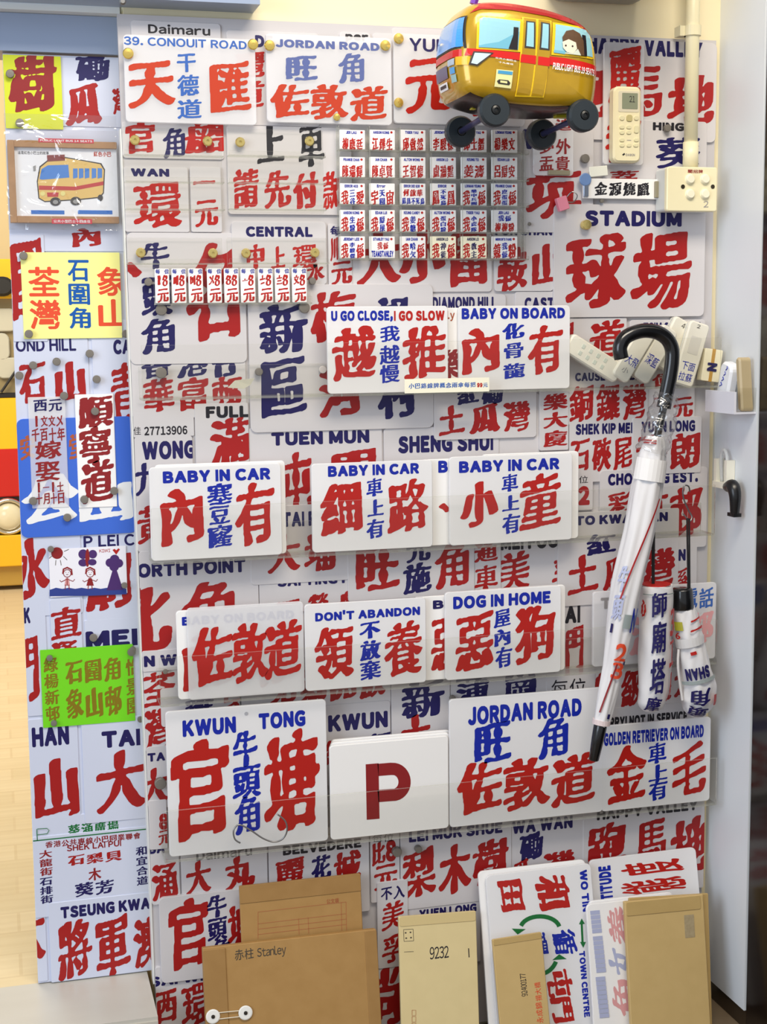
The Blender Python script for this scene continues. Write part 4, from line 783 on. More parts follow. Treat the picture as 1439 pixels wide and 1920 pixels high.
obj('lever', *tube(smooth_path([(XR-.014, yy-.018, v-.018), (XR-.018, yy-.034, v-.016), (XR-.020, yy-.050, v-.014), (XR-.020, yy-.058, v-.030), (XR-.018, yy-.054, v-.062)], 5), [.007+.004*math.sin(i/20*3.14) for i in range(21)], 12), BL, t, smooth=True); obj('lever_tip', *box(XR-.024, XR-.010, yy-.062, yy-.040, v-.064, v-.058), BL, t)
# ================================================================== things on the upper ledge at the right
RMW = mat('remote_white', (232, 228, 214), .3); RMG = mat('remote_silver_edge', (206, 206, 200), .25, .3)
def small_remote(label, px, deg, L, Wd, d, writing=(), th=.016):
    fr = spun(px, d, deg); t = thing('remote_control', label, 'remote control', fr.at(0, -L/2), 'white remotes on the upper ledge')
    obj('body', *slab(fr, (-Wd/2, -L/2, Wd/2, L/2), -th, 0, .007, .0025, 5), RMW, t); obj('side_trim', *slab(fr, (-Wd/2-.0006, -L/2-.0006, Wd/2+.0006, L/2+.0006), -th*.6, -th*.45, .0075, .0003, 5), RMG, t)
    for wv in writing: letter(t, fr, [wv], .0003)
    return fr, t
fr, t = small_remote('white remote lying tilted to the right, leftmost on the upper ledge', (1116, 672), 121, .106, .034, .036)
for i in range(4):
    for j in range(2): obj('button', *slab(fr, (-.010+j*.012, -.03+i*.015, -.003+j*.012, -.024+i*.015), 0, .0006, .001, .0002), mat('faint_button', (206, 212, 200), .4), t)
fr, t = small_remote('white remote with blue writing leaning left of the umbrella handle', (1192, 662), 33, .100, .032, .040); letter(t, fr, [('大飛', 'B', -.010, -.006, .014, -.022, 'h'), ('小', 'A', -.006, -.028, .006, -.038, 'h')], .0003)
fr, t = small_remote('white remote with blue writing partly behind the umbrella handle', (1231, 664), 33, .100, .032, .036); letter(t, fr, [('深藍', 'B', -.012, -.004, .012, -.022, 'h')], .0003)
fr, t = small_remote('white remote marked four behind the umbrella handle', (1262, 645), 28, .090, .034, .020); letter(t, fr, [('4', 'K', .000, .040, .006, .031, 'h')], .0003)
fr, t = small_remote('white remote marked two with blue handwriting', (1298, 664), 17, .108, .038, .036); letter(t, fr, [('2', 'K', -.005, .050, .001, .044, 'h'), ('下面', 'B', -.013, -.014, .013, -.028, 'h'), ('拉蘇', 'B', -.013, -.032, .013, -.047, 'h')], .0003)
obj('caption_panel', *slab(fr, (-.010, .0, .010, .030), 0, .0003, .002, .0001), mat('remote_caption', (216, 212, 202), .4), t)
fr = spun((1336, 685), .034, 8); t = thing('card_pack', 'cream pack of cards under an amber rubber band', 'pack', fr.at(0, -.026)); obj('cards', *slab(fr, (-.0165, -.027, .0165, .027), -.016, 0, .002, .0005), mat('card_cream', (244, 236, 206), .45), t)
obj('rubber_band', *slab(fr, (-.003, -.0276, .003, .0276), -.0166, .0008, .001, .0003), mat('rubber_band', (196, 150, 70), .4), t); letter(t, fr, [('N', 'N', -.009, .004, .009, -.010, 'l', 90)], .0012)
fr = WF(.0615); paper('price_tag', 'small cream tag on the front of the upper ledge with a red price', 'tag', (759, 711, 918, 734), mat('cream_tag', (246, 242, 220), .5), [('小巴路線牌概念雨傘每把', 'L', 766, 719, 893, 726, 'f'), ('99', 'R', 895, 718, 905, 726, 'l'), ('元', 'L', 906, 718, 915, 726, 'f')], fr=fr)
fr = WF(.05); m = MB(); cp = [(427, 727), (440, 713), (477, 709), (470, 722), (458, 729)]
vs = [fr.pt(*p, .004*math.sin(i*1.3)) for i, p in enumerate(cp)]+[fr.pt(*p, .004*math.sin(i*1.3)+.0006) for i, p in enumerate(cp)]; n = len(cp)
single('paper_scrap', 'curled cream scrap of paper lying on the upper ledge at the left', 'paper', vs, [tuple(range(n-1, -1, -1)), tuple(range(n, 2*n))]+[(i, (i+1) % n, n+(i+1) % n, n+i) for i in range(n)], mat('cream_tag', (246, 242, 220), .5))
# ================================================================== balloon minibus
GOLDF = mat('gold_foil', (182, 142, 10), .2, .25, noise=26, nscale=16, coat=.5); ROOF = mat('red_foil', (200, 60, 60), .2, .4); UND = mat('dark_brown_foil', (58, 42, 34), .25, .3); STR = mat('stripe_red', (206, 30, 26), .25)
BB, CT = .072, .165                     # half thickness, distance of the middle from the wall
an = math.radians(7); bfr = Fr((0, -(CT+BB), 0), (math.cos(an), 0, -math.sin(an)), (math.sin(an), 0, math.cos(an)))
ol_px = [(873, 150), (868, 110), (872, 60), (884, 22), (906, 2), (960, 0), (1030, 12), (1082, 30), (1112, 52), (1126, 90), (1129, 140), (1122, 190), (1110, 196), (1040, 200), (960, 194), (920, 186), (884, 172)]
ol = [np.array(bfr.uv(*p)) for p in ol_px]; cen = np.mean(ol, 0)
ring = [p for p in smooth_path([np.append(p, 0) for p in ol+ol[:1]], 6)][:-1]; ring = [(p[:2]-cen)*1.05 for p in ring]; NR = len(ring)
EX = 4.6
def rho(t): return (1-abs(t)**EX)**(1/EX)
def bpt(uv, t, out=0): return bfr.at(*(cen+uv), BB*(t-1)+out)
def surf(u, v, out=.0012):
    """nearest point of the facing side above frame point (u, v)"""
    p = np.array([u, v])-cen; a = math.atan2(p[1], p[0]); r = np.hypot(*p); best = 1e-6
    for i in range(NR):
        q0, q1 = ring[i], ring[(i+1) % NR]; d = np.array([math.cos(a), math.sin(a)]); e = q1-q0; den = d[0]*e[1]-d[1]*e[0]
        if abs(den) > 1e-12:
            s = (q0[0]*e[1]-q0[1]*e[0])/den; k = (q0[0]*d[1]-q0[1]*d[0])/den
            if s > 0 and -1e-6 <= k <= 1+1e-6: best = max(best, s)
    x = min(r/best, .985); return bfr.at(u, v, BB*((1-x**EX)**(1/EX)-1)+out)
cb = bfr.at(*cen, -BB)
bal = thing('balloon_minibus', 'gold and red foil balloon shaped like a minibus, on four black wheels', 'balloon', (cb[0], cb[1], bfr.at(*bfr.uv(1040, 200))[2]))
ts = [math.sin(math.pi/2*x) for x in np.linspace(-1, 1, 25)]; vs = []; fs = []; fm = []
for t_ in ts:
    for q in ring: vs.append(bpt(q*max(rho(t_), .02), t_))
seglab = [(i//6) for i in range(NR)]
for i in range(len(ts)-1):
    for k in range(NR):
        j = (k+1) % NR; fs.append((i*NR+k, i*NR+j, (i+1)*NR+j, (i+1)*NR+k)); r_ = rho((ts[i]+ts[i+1])/2); g = seglab[k]
        tm = (ts[i]+ts[i+1])/2; fm.append(1 if r_ > .86 and g in (4, 5, 6, 7) else 2 if (tm < .80 and r_ > .5 and g in (11, 12, 13, 14, 15)) else 0)
fs += [tuple(range(NR-1, -1, -1)), tuple(range((len(ts)-1)*NR, len(ts)*NR))]; fm += [0, 0]
obj('body', vs, fs, [GOLDF, ROOF, UND], bal, fm=fm, smooth=True)
def decal(name, polys, m, out=.0012, lab=None, step=.007):
    if len(polys) > 1:
        for q in polys: decal(name, [q], m, out, lab, step)
        return
    V = []; F = []
    for poly in polys:
        q = [bfr.uv(*p) for p in poly]; A = np.array(q); vs_ = []; es = []
        for i in range(len(q)):
            a, b = np.array(q[i]), np.array(q[(i+1) % len(q)]); n = max(1, int(np.linalg.norm(b-a)/step)); vs_ += [tuple(a+(b-a)*k/n) for k in range(n)]
        nb = len(vs_); es = [(i, (i+1) % nb) for i in range(nb)]
        def inside(x, y): return sum(((y1 > y) != (y2 > y)) and x < (x2-x1)*(y-y1)/(y2-y1)+x1 for (x1, y1), (x2, y2) in zip(q, q[1:]+q[:1])) % 2
        for x in np.arange(A[:, 0].min()+step/2, A[:, 0].max(), step):
            for y in np.arange(A[:, 1].min()+step/2, A[:, 1].max(), step):
                if inside(x, y): vs_.append((x, y))
        v, e, f, _, _, _ = delaunay_2d_cdt([Vector(p) for p in vs_], es, [], 0, 1e-7); k = len(V); V += [surf(p[0], p[1], out) for p in v]
        for x in f:
            c = sum((v[i] for i in x), Vector((0, 0)))/len(x)
            if inside(c[0], c[1]): F.append(tuple(i+k for i in x))
    return obj(name, V, F, m, bal, smooth=False, label=lab)
GL_ = mat('balloon_window', (150, 202, 216), .15, coat=.4); YT = mat('balloon_yellow_trim', (240, 196, 30), .25); SEAT = mat('balloon_seat', (34, 28, 32), .3); GLD = mat('balloon_window_tint', (112, 178, 202), .15)
decal('stripe', [[(876, 101), (905, 104), (980, 114), (1060, 126), (1128, 138), (1128, 121), (1060, 109), (980, 100), (905, 92), (880, 88)]], STR)
decal('roof_edge', [[(888, 20), (907, 3), (960, 1), (1030, 13), (1082, 31), (1112, 52), (1118, 62), (1090, 47), (1030, 29), (960, 17), (906, 14)]], ROOF)
decal('window_trim', [[(898, 30), (905, 27), (980, 36), (978, 98), (895, 91)], [(1038, 41), (1108, 49), (1119, 60), (1121, 107), (1115, 109), (1034, 103)]], YT, .0010)
decal('window', [[(902, 34), (908, 31), (976, 40), (971, 94), (899, 88)], [(1043, 45), (1106, 53), (1114, 62), (1117, 105), (1039, 99)]], GL_, .0018)
decal('window_shade', [[(899, 84), (935, 79), (960, 66), (974, 60), (971, 94), (899, 88)], [(1038, 94), (1060, 96), (1060, 102), (1038, 99)]], GLD, .0022)
decal('seat', [[(963, 51), (972, 52), (970, 94), (953, 92), (962, 66)], [(1094, 64), (1102, 65), (1103, 105), (1088, 104), (1093, 86)]], SEAT, .0026)
decal('door', [[(980, 31), (1036, 38), (1022, 182), (968, 180), (976, 96)]], YT, .0014); decal('door_leaf', [[(983, 33), (1006, 36), (1003, 110), (995, 178), (970, 177), (979, 96)], [(1011, 36), (1033, 39), (1031, 100), (1020, 180), (998, 179), (1007, 96)]], GOLDF, .0019)
decal('door_stripe', [[(977, 102), (1005, 105), (1004, 121), (975, 117)], [(1009, 106), (1031, 109), (1030, 125), (1008, 122)]], STR, .0023)
decal('door_window_rim', [[(987, 39), (1004, 41), (1003, 92), (983, 90)], [(1015, 41), (1032, 44), (1030, 95), (1011, 93)]], OUT, .0025); decal('door_window', [[(989, 42), (1001, 43), (1000, 89), (986, 87)], [(1018, 44), (1029, 46), (1027, 92), (1014, 90)]], GL_, .0029)
decal('mirror_rim', [[(890, 95), (926, 99), (897, 123), (882, 119)]], OUT, .002); decal('mirror', [[(892, 98), (921, 101), (896, 120), (886, 117)]], mat('mirror_pale', (196, 214, 224), .1), .0025)
decal('notice', [[(931, 130), (962, 133), (959, 166), (928, 162)]], mat('notice_cream', (226, 222, 160), .3), .002); decal('notice_heading', [[(934, 132), (961, 135), (960, 141), (933, 138)]], mat('notice_blue', (70, 150, 196), .3), .0025)
decal('notice_drawing', [[(936, 149), (953, 151), (957, 156), (955, 160), (935, 157), (932, 152)]], OUT, .0025); decal('notice_drawing_fill', [[(938, 151), (951, 153), (951, 157), (938, 155)]], mat('notice_cream', (226, 222, 160), .3), .003)
# the passenger printed in the rear window
decal('passenger_hair', [[(1056, 85), (1054, 70), (1062, 58), (1076, 55), (1089, 62), (1096, 76), (1097, 104), (1086, 103), (1066, 84)]], mat('hair_brown', (92, 66, 44), .4), .0030); decal('passenger_face', [[(1054, 79), (1066, 74), (1080, 80), (1082, 92), (1074, 101), (1062, 98), (1055, 90)]], mat('face_tone', (236, 222, 200), .4), .0034)
decal('passenger_coat', [[(1060, 99), (1074, 100), (1084, 92), (1090, 104), (1058, 101)]], mat('coat_pale', (206, 214, 200), .4), .0032); decal('passenger_eye', [circ(1060, 86, 1.8, 8), circ(1073, 87, 1.8, 8)], OUT, .0038)
for s, a in (('公共小型巴士', (928, 107, 968, 117, 's')), ('十九座位', (934, 115, 962, 123, 's')), ('PUBLIC LIGHT BUS 19 SEATS', (1036, 127, 1126, 130, 'm'))):
    q = list(a[:4])
    if s[0] == 'P': q = [1036, 119, 1126, 139]
    P_, F_ = place(bfr, (s, 'W', *q, a[4])); 
    if s[0] == 'P':
        A = np.array(P_); lo = A.min(0); hi = A.max(0); c0 = np.array(bfr.uv(1036, 124)); c1 = np.array(bfr.uv(1119, 135)); hgt = .0095; P_ = [c0+(c1-c0)*((p[0]-lo[0])/(hi[0]-lo[0]))+np.array([0, hgt*((p[1]-lo[1])/(hi[1]-lo[1])-.5)]) for p in A]
    obj('lettering', [surf(p[0], p[1], .0032) for p in P_], F_, INK['W'], bal, label='white lettering')
# front of the balloon, facing left
def fpt(v, t, out):
    best = None
    for i in range(NR):
        a, b = ring[i], ring[(i+1) % NR]
        if (a[1]-v)*(b[1]-v) <= 0 and a[1] != b[1]:
            u = a[0]+(b[0]-a[0])*(v-a[1])/(b[1]-a[1]); best = u if best is None else min(best, u)
    r = rho(t); return bfr.at(cen[0]+best*r-out, cen[1]+v, BB*(t-1))
def fdecal(name, px0, px1, t0, t1, m, out=.0015, tap=0):
    va = bfr.uv(872, px0)[1]-cen[1]; vb = bfr.uv(872, px1)[1]-cen[1]; vs = []; fs = []; n, k = 10, 10
    for i in range(n+1):
        for j in range(k+1):
            tt = t0+(t1-t0)*j/k; tt = tt*(1-tap*(1-i/n)); vs.append(fpt(va+(vb-va)*i/n, tt, out))
    for i in range(n):
        for j in range(k): fs.append((i*(k+1)+j, i*(k+1)+j+1, (i+1)*(k+1)+j+1, (i+1)*(k+1)+j))
    obj(name, vs, fs, m, bal)
fdecal('front_stripe', 88, 102, -.93, .93, STR); fdecal('windshield_rim', 22, 86, -.9, .86, OUT, .0012, .1); fdecal('windshield', 25, 83, -.86, .82, mat('windshield_blue', (60, 150, 236), .12, coat=.5), .002, .1)
fdecal('grille', 112, 136, -.55, .25, mat('grille_violet', (84, 74, 110), .3)); fdecal('lamp_panel', 104, 116, .30, .62, mat('lamp_pale', (176, 190, 206), .2)); fdecal('indicator', 102, 118, .66, .9, mat('indicator_amber', (240, 180, 40), .2)); fdecal('number_plate', 142, 156, -.35, .18, INK['W'], .0022)
fdecal('licence_disc', 120, 132, .4, .62, mat('disc_blue', (80, 160, 220), .3)); fdecal('number_mark', 146, 152, -.28, .1, INK['K'], .0028); fdecal('inspection_disc', 134, 148, .42, .64, mat('disc_pale', (150, 190, 190), .3))
# wheels on their axles
TY = mat('dark_teal_wheel', (34, 42, 48), .38); HB = mat('black_hub', (16, 18, 20), .35); AX = mat('navy_axle', (40, 44, 84), .3)
for near, px in ((1, (930, 206)), (1, (1097, 216)), (0, (866, 246)), (0, (1019, 251))):
    d0 = CT+BB*.95 if near else CT-BB*.95; fr = WF(d0); u, v = fr.uv(*px); R_ = .0235
    w_ = obj('wheel', *lathe(fr, u, v, [(R_*.8, -.017), (R_, -.013), (R_, -.003), (R_*.88, .0008), (R_*.30, .001), (R_*.28, -.003)], 32), TY, bal, smooth=False)
    obj('hub', *lathe(fr, u, v, [(R_*.26, -.004), (R_*.26, .002), (R_*.14, .003), (R_*.12, .001)], 20), HB, w_)
for a, b in (((930, 206), (866, 246)), ((1097, 216), (1019, 251))):
    obj('axle', *tube([WF(CT+BB*.8).pt(*a), WF(CT-BB*.8).pt(*b)], .0045, 10), AX, bal, smooth=True)
for x, y in ((898, 198), (1055, 214), (940, 200), (1090, 208)):
    c = WF(CT).pt(x, y); obj('axle_strap', *box(c[0]-.012, c[0]+.012, c[1]-.006, c[1]+.006, c[2]-.006, c[2]+.010), mat('yellow_strap', (196, 186, 40), .35), bal)
c = WF(CT).pt(888, 8); single('ribbon', 'purple ribbon end above the balloon bus', 'ribbon', *tube(smooth_path([c, c+np.array([.004, 0, .02]), c+np.array([-.004, .01, .05]), c+np.array([.004, .0, .10])], 4), .006, 6), mat('purple_ribbon', (110, 60, 170), .3))

# ================================================================== umbrellas
FAB = mat('white_umbrella_fabric', (226, 224, 226), .55, noise=6, nscale=25); UD = .098
uf = WF(UD); BLKP = mat('black_plastic', (14, 15, 18), .22, coat=.3)
t = thing('umbrella', 'long white umbrella with a black hooked handle hanging on the right', 'umbrella', uf.pt(1113, 1425))
hp = [(1166, 672), (1163, 652), (1172, 634), (1190, 624), (1210, 620), (1232, 623), (1250, 634), (1260, 652), (1261, 675), (1257, 705), (1251, 735), (1245, 765)]
obj('handle', *tube(smooth_path([uf.pt(*p) for p in hp], 5), .0118, 18), BLKP, t, smooth=True)
obj('shaft', *tube([uf.pt(1246, 760), uf.pt(1224, 860)], .006, 12), BLKP, t, smooth=True)
cl = [(1229, 818, 14), (1226, 838, 22), (1222, 862, 25), (1211, 930, 28), (1199, 1000, 28), (1176, 1100, 27), (1159, 1200, 22), (1150, 1250, 18), (1140, 1300, 17.5), (1129, 1352, 15), (1128, 1358, 10)]
mp_ = .00089; path = smooth_path([uf.pt(x, y) for x, y, r in cl], 5); rr = np.interp(np.linspace(0, 1, len(path)), np.linspace(0, 1, len(cl)), [c[2]*mp_ for c in cl])
def pleat(r, i):
    return lambda th: r*(1+.07*math.sin(5*th+i*.16)+.03*math.sin(11*th-i*.3))
obj('canopy', *tube(path, [pleat(r, i) for i, r in enumerate(rr)], 48), FAB, t, smooth=True)
def on_axis(path, rr, k, b, out=.0012):
    """point at fraction k along, offset b across, on the facing surface"""
    i = min(int(k*(len(path)-1)), len(path)-2); f = k*(len(path)-1)-i; p = path[i]*(1-f)+path[i+1]*f; r = rr[i]*(1-f)+rr[i+1]*f; ax = path[i+1]-path[i]; ax = ax/np.linalg.norm(ax)
    N = np.array([-.25, -.97, .1]); N -= ax*np.dot(N, ax); N /= np.linalg.norm(N); Sd = np.cross(ax, N); th = max(-1.5, min(1.5, -b/r)); return p+(N*math.cos(th)+Sd*math.sin(th))*(r*1.09+out)
def wraplet(par, path, rr, s, ink, k0, k1, b0, b1, st='b', flip=1):
    vs = []; fs = []; n = len(s)
    for i, c in enumerate(s):
        V, F, lo, hi = glyph(c, st); k = len(vs); a0 = k0+(k1-k0)*(i+.05)/n; a1 = k0+(k1-k0)*(i+.95)/n
        for p in (V-lo)/(hi-lo): vs.append(on_axis(path, rr, a1+(a0-a1)*p[1] if flip > 0 else a0+(a1-a0)*p[1], b0+(b1-b0)*p[0], .0016))
        fs += [tuple(j+k for j in f) for f in F]
    obj('lettering', vs, fs, INK[ink], par, label=INKNAME[ink]+' lettering')
def wrapband(name, par, path, rr, k0, k1, b0, b1, m, n=10):
    vs = [on_axis(path, rr, k0+(k1-k0)*i/n, b0+(b1-b0)*j/n) for i in range(n+1) for j in range(n+1)]; obj(name, vs, [(i*(n+1)+j, i*(n+1)+j+1, (i+1)*(n+1)+j+1, (i+1)*(n+1)+j) for i in range(n) for j in range(n)], m, par)
wrapband('strap', t, path, rr, .195, .26, -.030, .030, mat('strap_white', (236, 234, 234), .5))
wraplet(t, path, rr, '23', 'C', .60, .74, -.004, .014, 's'); wraplet(t, path, rr, '牛頭', 'b', .46, .56, -.020, -.004); wraplet(t, path, rr, 'N', 'B', .53, .58, .012, .022, 's'); wraplet(t, path, rr, '一一', 'P', .04, .08, -.020, .0, 'f')
for k0, k1, b0, b1, ink in ((.30, .52, .018, -.010, 'P'), (.68, .86, .002, -.008, 'D')):
    vs = []
    for i in range(13):
        q = i/12; b = b0+(b1-b0)*q; vs += [on_axis(path, rr, k0+(k1-k0)*q, b-.0012, .002), on_axis(path, rr, k0+(k1-k0)*q, b+.0012, .002)]
    obj('fold_line', vs, [(2*i, 2*i+1, 2*i+3, 2*i+2) for i in range(12)], INK[ink], t)
wrapband('window_panel', t, path, rr, .545, .57, .0, .024, mat('panel_grey', (150, 160, 160), .5)); 
for k0, b in ((.565, -.018), (.665, .012), (.86, .004)): wrapband('navy_mark', t, path, rr, k0, k0+.018, b, b+.004, INK['N'], 3)
obj('rib_cap_ring', *tube([uf.pt(1129, 1349), uf.pt(1127.6, 1358)], .0150, 20), mat('ring_red_white', (224, 206, 206), .5), t)
obj('tip', *tube([uf.pt(1127, 1356), uf.pt(1126, 1362), uf.pt(1121, 1388), uf.pt(1114, 1424), uf.pt(1113.7, 1426)], [.0100, .0112, .0104, .0084, .0070], 18), BLKP, t, smooth=True)
sl = [(1252, 738, 20), (1247, 760, 23), (1240, 790, 27), (1231, 820, 27), (1222, 850, 28)]; sp_ = smooth_path([uf.pt(x, y) for x, y, r in sl], 6); sr = np.interp(np.linspace(0, 1, len(sp_)), np.linspace(0, 1, len(sl)), [c[2]*mp_ for c in sl])
random.seed(9); obj('plastic_sleeve', *tube(sp_, [(lambda r, i: lambda th: r*(1+.10*math.sin(3*th+i*.9)+.06*math.sin(7*th-i*1.7)))(r, i) for i, r in enumerate(sr)], 40, caps=False), clear('cellophane', (250, 250, 250), .35, .12, bump=.6), t, smooth=True)
# pouch umbrella
d1 = .082; uf = WF(d1); t = thing('folded_umbrella', 'short umbrella in a white pouch with a column of navy characters', 'umbrella', uf.pt(1217, 1334))
cl = [(1231, 1096, 29), (1231, 1100, 31), (1231, 1130, 31), (1230, 1180, 31), (1229, 1230, 31), (1226, 1290, 30), (1219, 1322, 24), (1217, 1334, 8)]
path = smooth_path([uf.pt(x, y) for x, y, r in cl], 6); rr = np.interp(np.linspace(0, 1, len(path)), np.linspace(0, 1, len(cl)), [c[2]*mp_*.98 for c in cl]); obj('pouch', *tube(path, [(lambda r, i: lambda th: r*(1+.03*math.sin(4*th+i*.5)+.03*math.sin(3*th-i*.23)))(r, i) for i, r in enumerate(rr)], 36), FAB, t, smooth=True)
wraplet(t, path, rr, '師廟塔摩', 'N', .17, .93, -.011, .011, 'f'); wraplet(t, path, rr, '3工人', 'R', .30, .78, .018, .029); wraplet(t, path, rr, '心', 'R', .24, .36, -.030, -.020)
wrapband('seam', t, path, rr, .195, .205, -.026, .027, mat('panel_grey', (150, 160, 160), .5)); obj('lining', *tube([uf.pt(1231, 1094), uf.pt(1231, 1097)], .024, 20), INK['R'], t)
CO = mat('black_cord', (20, 20, 22), .6); obj('cord', *tube([uf.pt(1227, 975), uf.pt(1226, 1098)], .0022, 8), CO, t); obj('cord', *tube([uf.pt(1223.5, 1000), uf.pt(1224, 1098)], .0014, 8), CO, t)
# second folded umbrella hanging from a hook
d2 = .078; uf = WF(d2); t = thing('folded_umbrella', 'short bulging white umbrella with a black cap hanging from a wire hook', 'umbrella', uf.pt(1305, 1344))
cl = [(1282, 1138, 18), (1284, 1146, 21), (1287, 1165, 25), (1290, 1190, 28), (1293, 1208, 26), (1298, 1228, 29), (1303, 1255, 32), (1308, 1285, 35), (1308, 1312, 33), (1304, 1332, 24), (1302, 1343, 8)]
path = smooth_path([uf.pt(x, y) for x, y, r in cl], 5); rr = np.interp(np.linspace(0, 1, len(path)), np.linspace(0, 1, len(cl)), [c[2]*mp_*.97 for c in cl]); obj('canopy', *tube(path, [(lambda r, i: lambda th: r*(1+.06*math.sin(5*th+i*.35)+.03*math.sin(9*th-i*.6)))(r, i) for i, r in enumerate(rr)], 40), FAB, t, smooth=True)
obj('cap', *tube([uf.pt(1280, 1103), uf.pt(1280, 1106), uf.pt(1281, 1138), uf.pt(1281, 1142)], [.0155, .0172, .0188, .0175], 24), BLKP, t, smooth=True)
wrapband('strap', t, path, rr, .30, .39, -.027, .027, mat('strap_white', (236, 234, 234), .5))
wraplet(t, path, rr, '角頭', 'N', .68, .97, .014, -.016, 'f', -1); wraplet(t, path, rr, '二', 'R', .15, .26, .0, .024); wraplet(t, path, rr, '6', 'R', .25, .30, -.024, -.016, 's'); wrapband('yellow_patch', t, path, rr, .17, .24, -.024, -.010, mat('yellow_green_patch', (176, 172, 50), .5), 4); wrapband('grey_border', t, path, rr, .635, .655, -.030, .030, mat('panel_grey', (150, 160, 160), .5))
vs = []; fs = []
for V, F in layout('SHAN', 'l', 1, 1):
    k = len(vs); vs += [on_axis(path, rr, .555+.075*p[1], .018-.038*p[0], .0018) for p in V]; fs += [tuple(j+k for j in f) for f in F]
obj('lettering', vs, fs, INK['N'], t, label='navy lettering upside down')
wrapband('red_diamond', t, path, rr, .74, .81, .022, .030, INK['R'], 3); wrapband('red_diamond', t, path, rr, .43, .46, -.006, .003, INK['R'], 3)
obj('strap_tail', *tube(smooth_path([uf.pt(1268, 1215, .01), uf.pt(1266, 1250, .012), uf.pt(1275, 1310, .01)], 5), .0022, 6), mat('strap_white', (236, 234, 234), .5), t)
obj('cord', *tube([uf.pt(1293, 972), uf.pt(1294, 1108)], .0016, 8), CO, t); obj('cord', *tube([uf.pt(1289, 972), uf.pt(1291, 1108)], .0016, 8), CO, t)
STL = mat('steel', (150, 150, 150), .35, 1)
def hook(label, pts, d, r=.0013):
    fr = WF(d); p = smooth_path([fr.pt(x, y, w) for x, y, w in pts], 6); single('wire_hook', label, 'hook', *tube(p, r, 8), STL, smooth=True)
hook('wire hook over the second ledge holding the short capped umbrella', [(1294, 922, 0), (1291, 912, .002), (1283, 910, .003), (1279, 920, .004), (1281, 936, .004), (1290, 957, .004), (1295, 968, .006), (1290, 976, .008), (1284, 969, .006), (1279, 962, .004)], .069)
hook('bent wire hook hanging on the lip of the lowest ledge below KWUN TONG', [(450, 1579, .004), (440, 1572, .003), (438, 1556, .002), (449, 1546, .001), (470, 1556, .002), (492, 1570, .004), (512, 1576, .006), (528, 1570, .008), (536, 1554, .010), (533, 1536, .010), (518, 1523, .008)], .064)

# ================================================================== things leaning on the floor
def stand(TL, TR, dt, tilt):
    a = WF(dt).pt(*TL); db = dt+(a[2]-FLOOR)*math.tan(math.radians(tilt)); f0 = lean(db, tilt); p, q = np.array(f0.uv(*TL)), np.array(f0.uv(*TR)); rot = -math.degrees(math.atan2(*(q-p)[::-1])); fr = lean(db, tilt, rot)
    p, q = fr.uv(*TL), fr.uv(*TR); O = fr.O; v0 = 0
    for u in (p[0], q[0]): v0 = max(v0, (FLOOR+.001-fr.at(u, 0)[2])/fr.V[2])
    return fr, (p[0], v0, q[0], max(p[1], q[1]))
def envelope(label, TL, TR, dt, tilt, m, th=.006, flap=True, rad=.002):
    fr, q = stand(TL, TR, dt, tilt); t = thing('envelope', label, 'envelope', fr.at((q[0]+q[2])/2, q[1])); obj('body', *slab(fr, q, -th, 0, rad, .001, 3), m, t); return t, fr, q
KR = mat('brown_kraft', (172, 132, 76), .6, noise=8, nscale=40); KR2 = mat('brown_kraft_flap', (160, 121, 68), .6, noise=8, nscale=40); KP = mat('pale_manila', (222, 202, 150), .6, noise=5, nscale=40); KT = mat('tan_manila', (204, 174, 116), .6, noise=6, nscale=40); KT2 = mat('tan_manila_fold', (190, 160, 102), .6, noise=6)
t, fr, q = envelope('brown envelope printed with a red form, behind the string tie envelope', (449, 1662), (676, 1638), .030, 9, KR)
obj('top_fold', *slab(fr, (q[0], q[3]-.028, q[2], q[3]), .0001, .0012, .001, .0005, 2), KR2, t)
PR = mat('faint_red_print', (176, 108, 66), .6); m = MB()
for ln in (((484, 1710), (649, 1691)), ((484, 1732), (649, 1713)), ((484, 1742), (650, 1723)), ((484, 1752), (650, 1733)), ((484, 1710), (484, 1760)), ((640, 1692), (641, 1745)), ((649, 1691), (650, 1745)), ((560, 1722), (561, 1752)), ((578, 1720), (579, 1750))): m.add(quads(fr, ln, .9, .0004))
obj('printed_form', m.v, m.f, PR, t); letter(t, fr, [('公文袋', 'I', 612, 1686, 636, 1692, 't')], .0005)
t, fr, q = envelope('large brown string tie envelope with pencil writing at its corner', (380, 1778), (706, 1742), .062, 12, KR, .012)
obj('left_flap', *slab(fr, (q[0], q[1], q[0]+.036, q[3]-.003), .0002, .0020, .002, .0008, 2), KR2, t); obj('right_flap', *slab(fr, (q[2]-.020, q[1], q[2], q[3]-.001), .0002, .0018, .002, .0008, 2), KR2, t)
letter(t, fr, [('赤柱', 'T', 439, 1781, 477, 1797, 'h'), ('Stanley', 'T', 482, 1777, 537, 1793, 'h')], .0004)
for x, y in ((399, 1905), (460, 1898)):
    u, v = fr.uv(x, y); b_ = obj('button', *lathe(fr, u, v, [(.0110, .0018), (.0112, .0035), (.0095, .0042), (.001, .0044)], 24), mat('paper_button', (240, 238, 232), .4), t); obj('rivet', *lathe(fr, u, v, [(.003, .0044), (.003, .0056), (.001, .0058)], 12), mat('dark_rivet', (70, 66, 60), .3, .8), b_)
obj('string', *tube([fr.pt(400, 1899, .003), fr.pt(460, 1893, .003)], .0008, 6), mat('string_white', (226, 216, 196), .6), t); obj('string', *tube([fr.pt(400, 1911, .003), fr.pt(460, 1904, .003)], .0008, 6), mat('string_white', (226, 216, 196), .6), t)
t, fr, q = envelope('pale manila envelope marked 9232', (748, 1719), (893, 1708), .050, 12, KP)
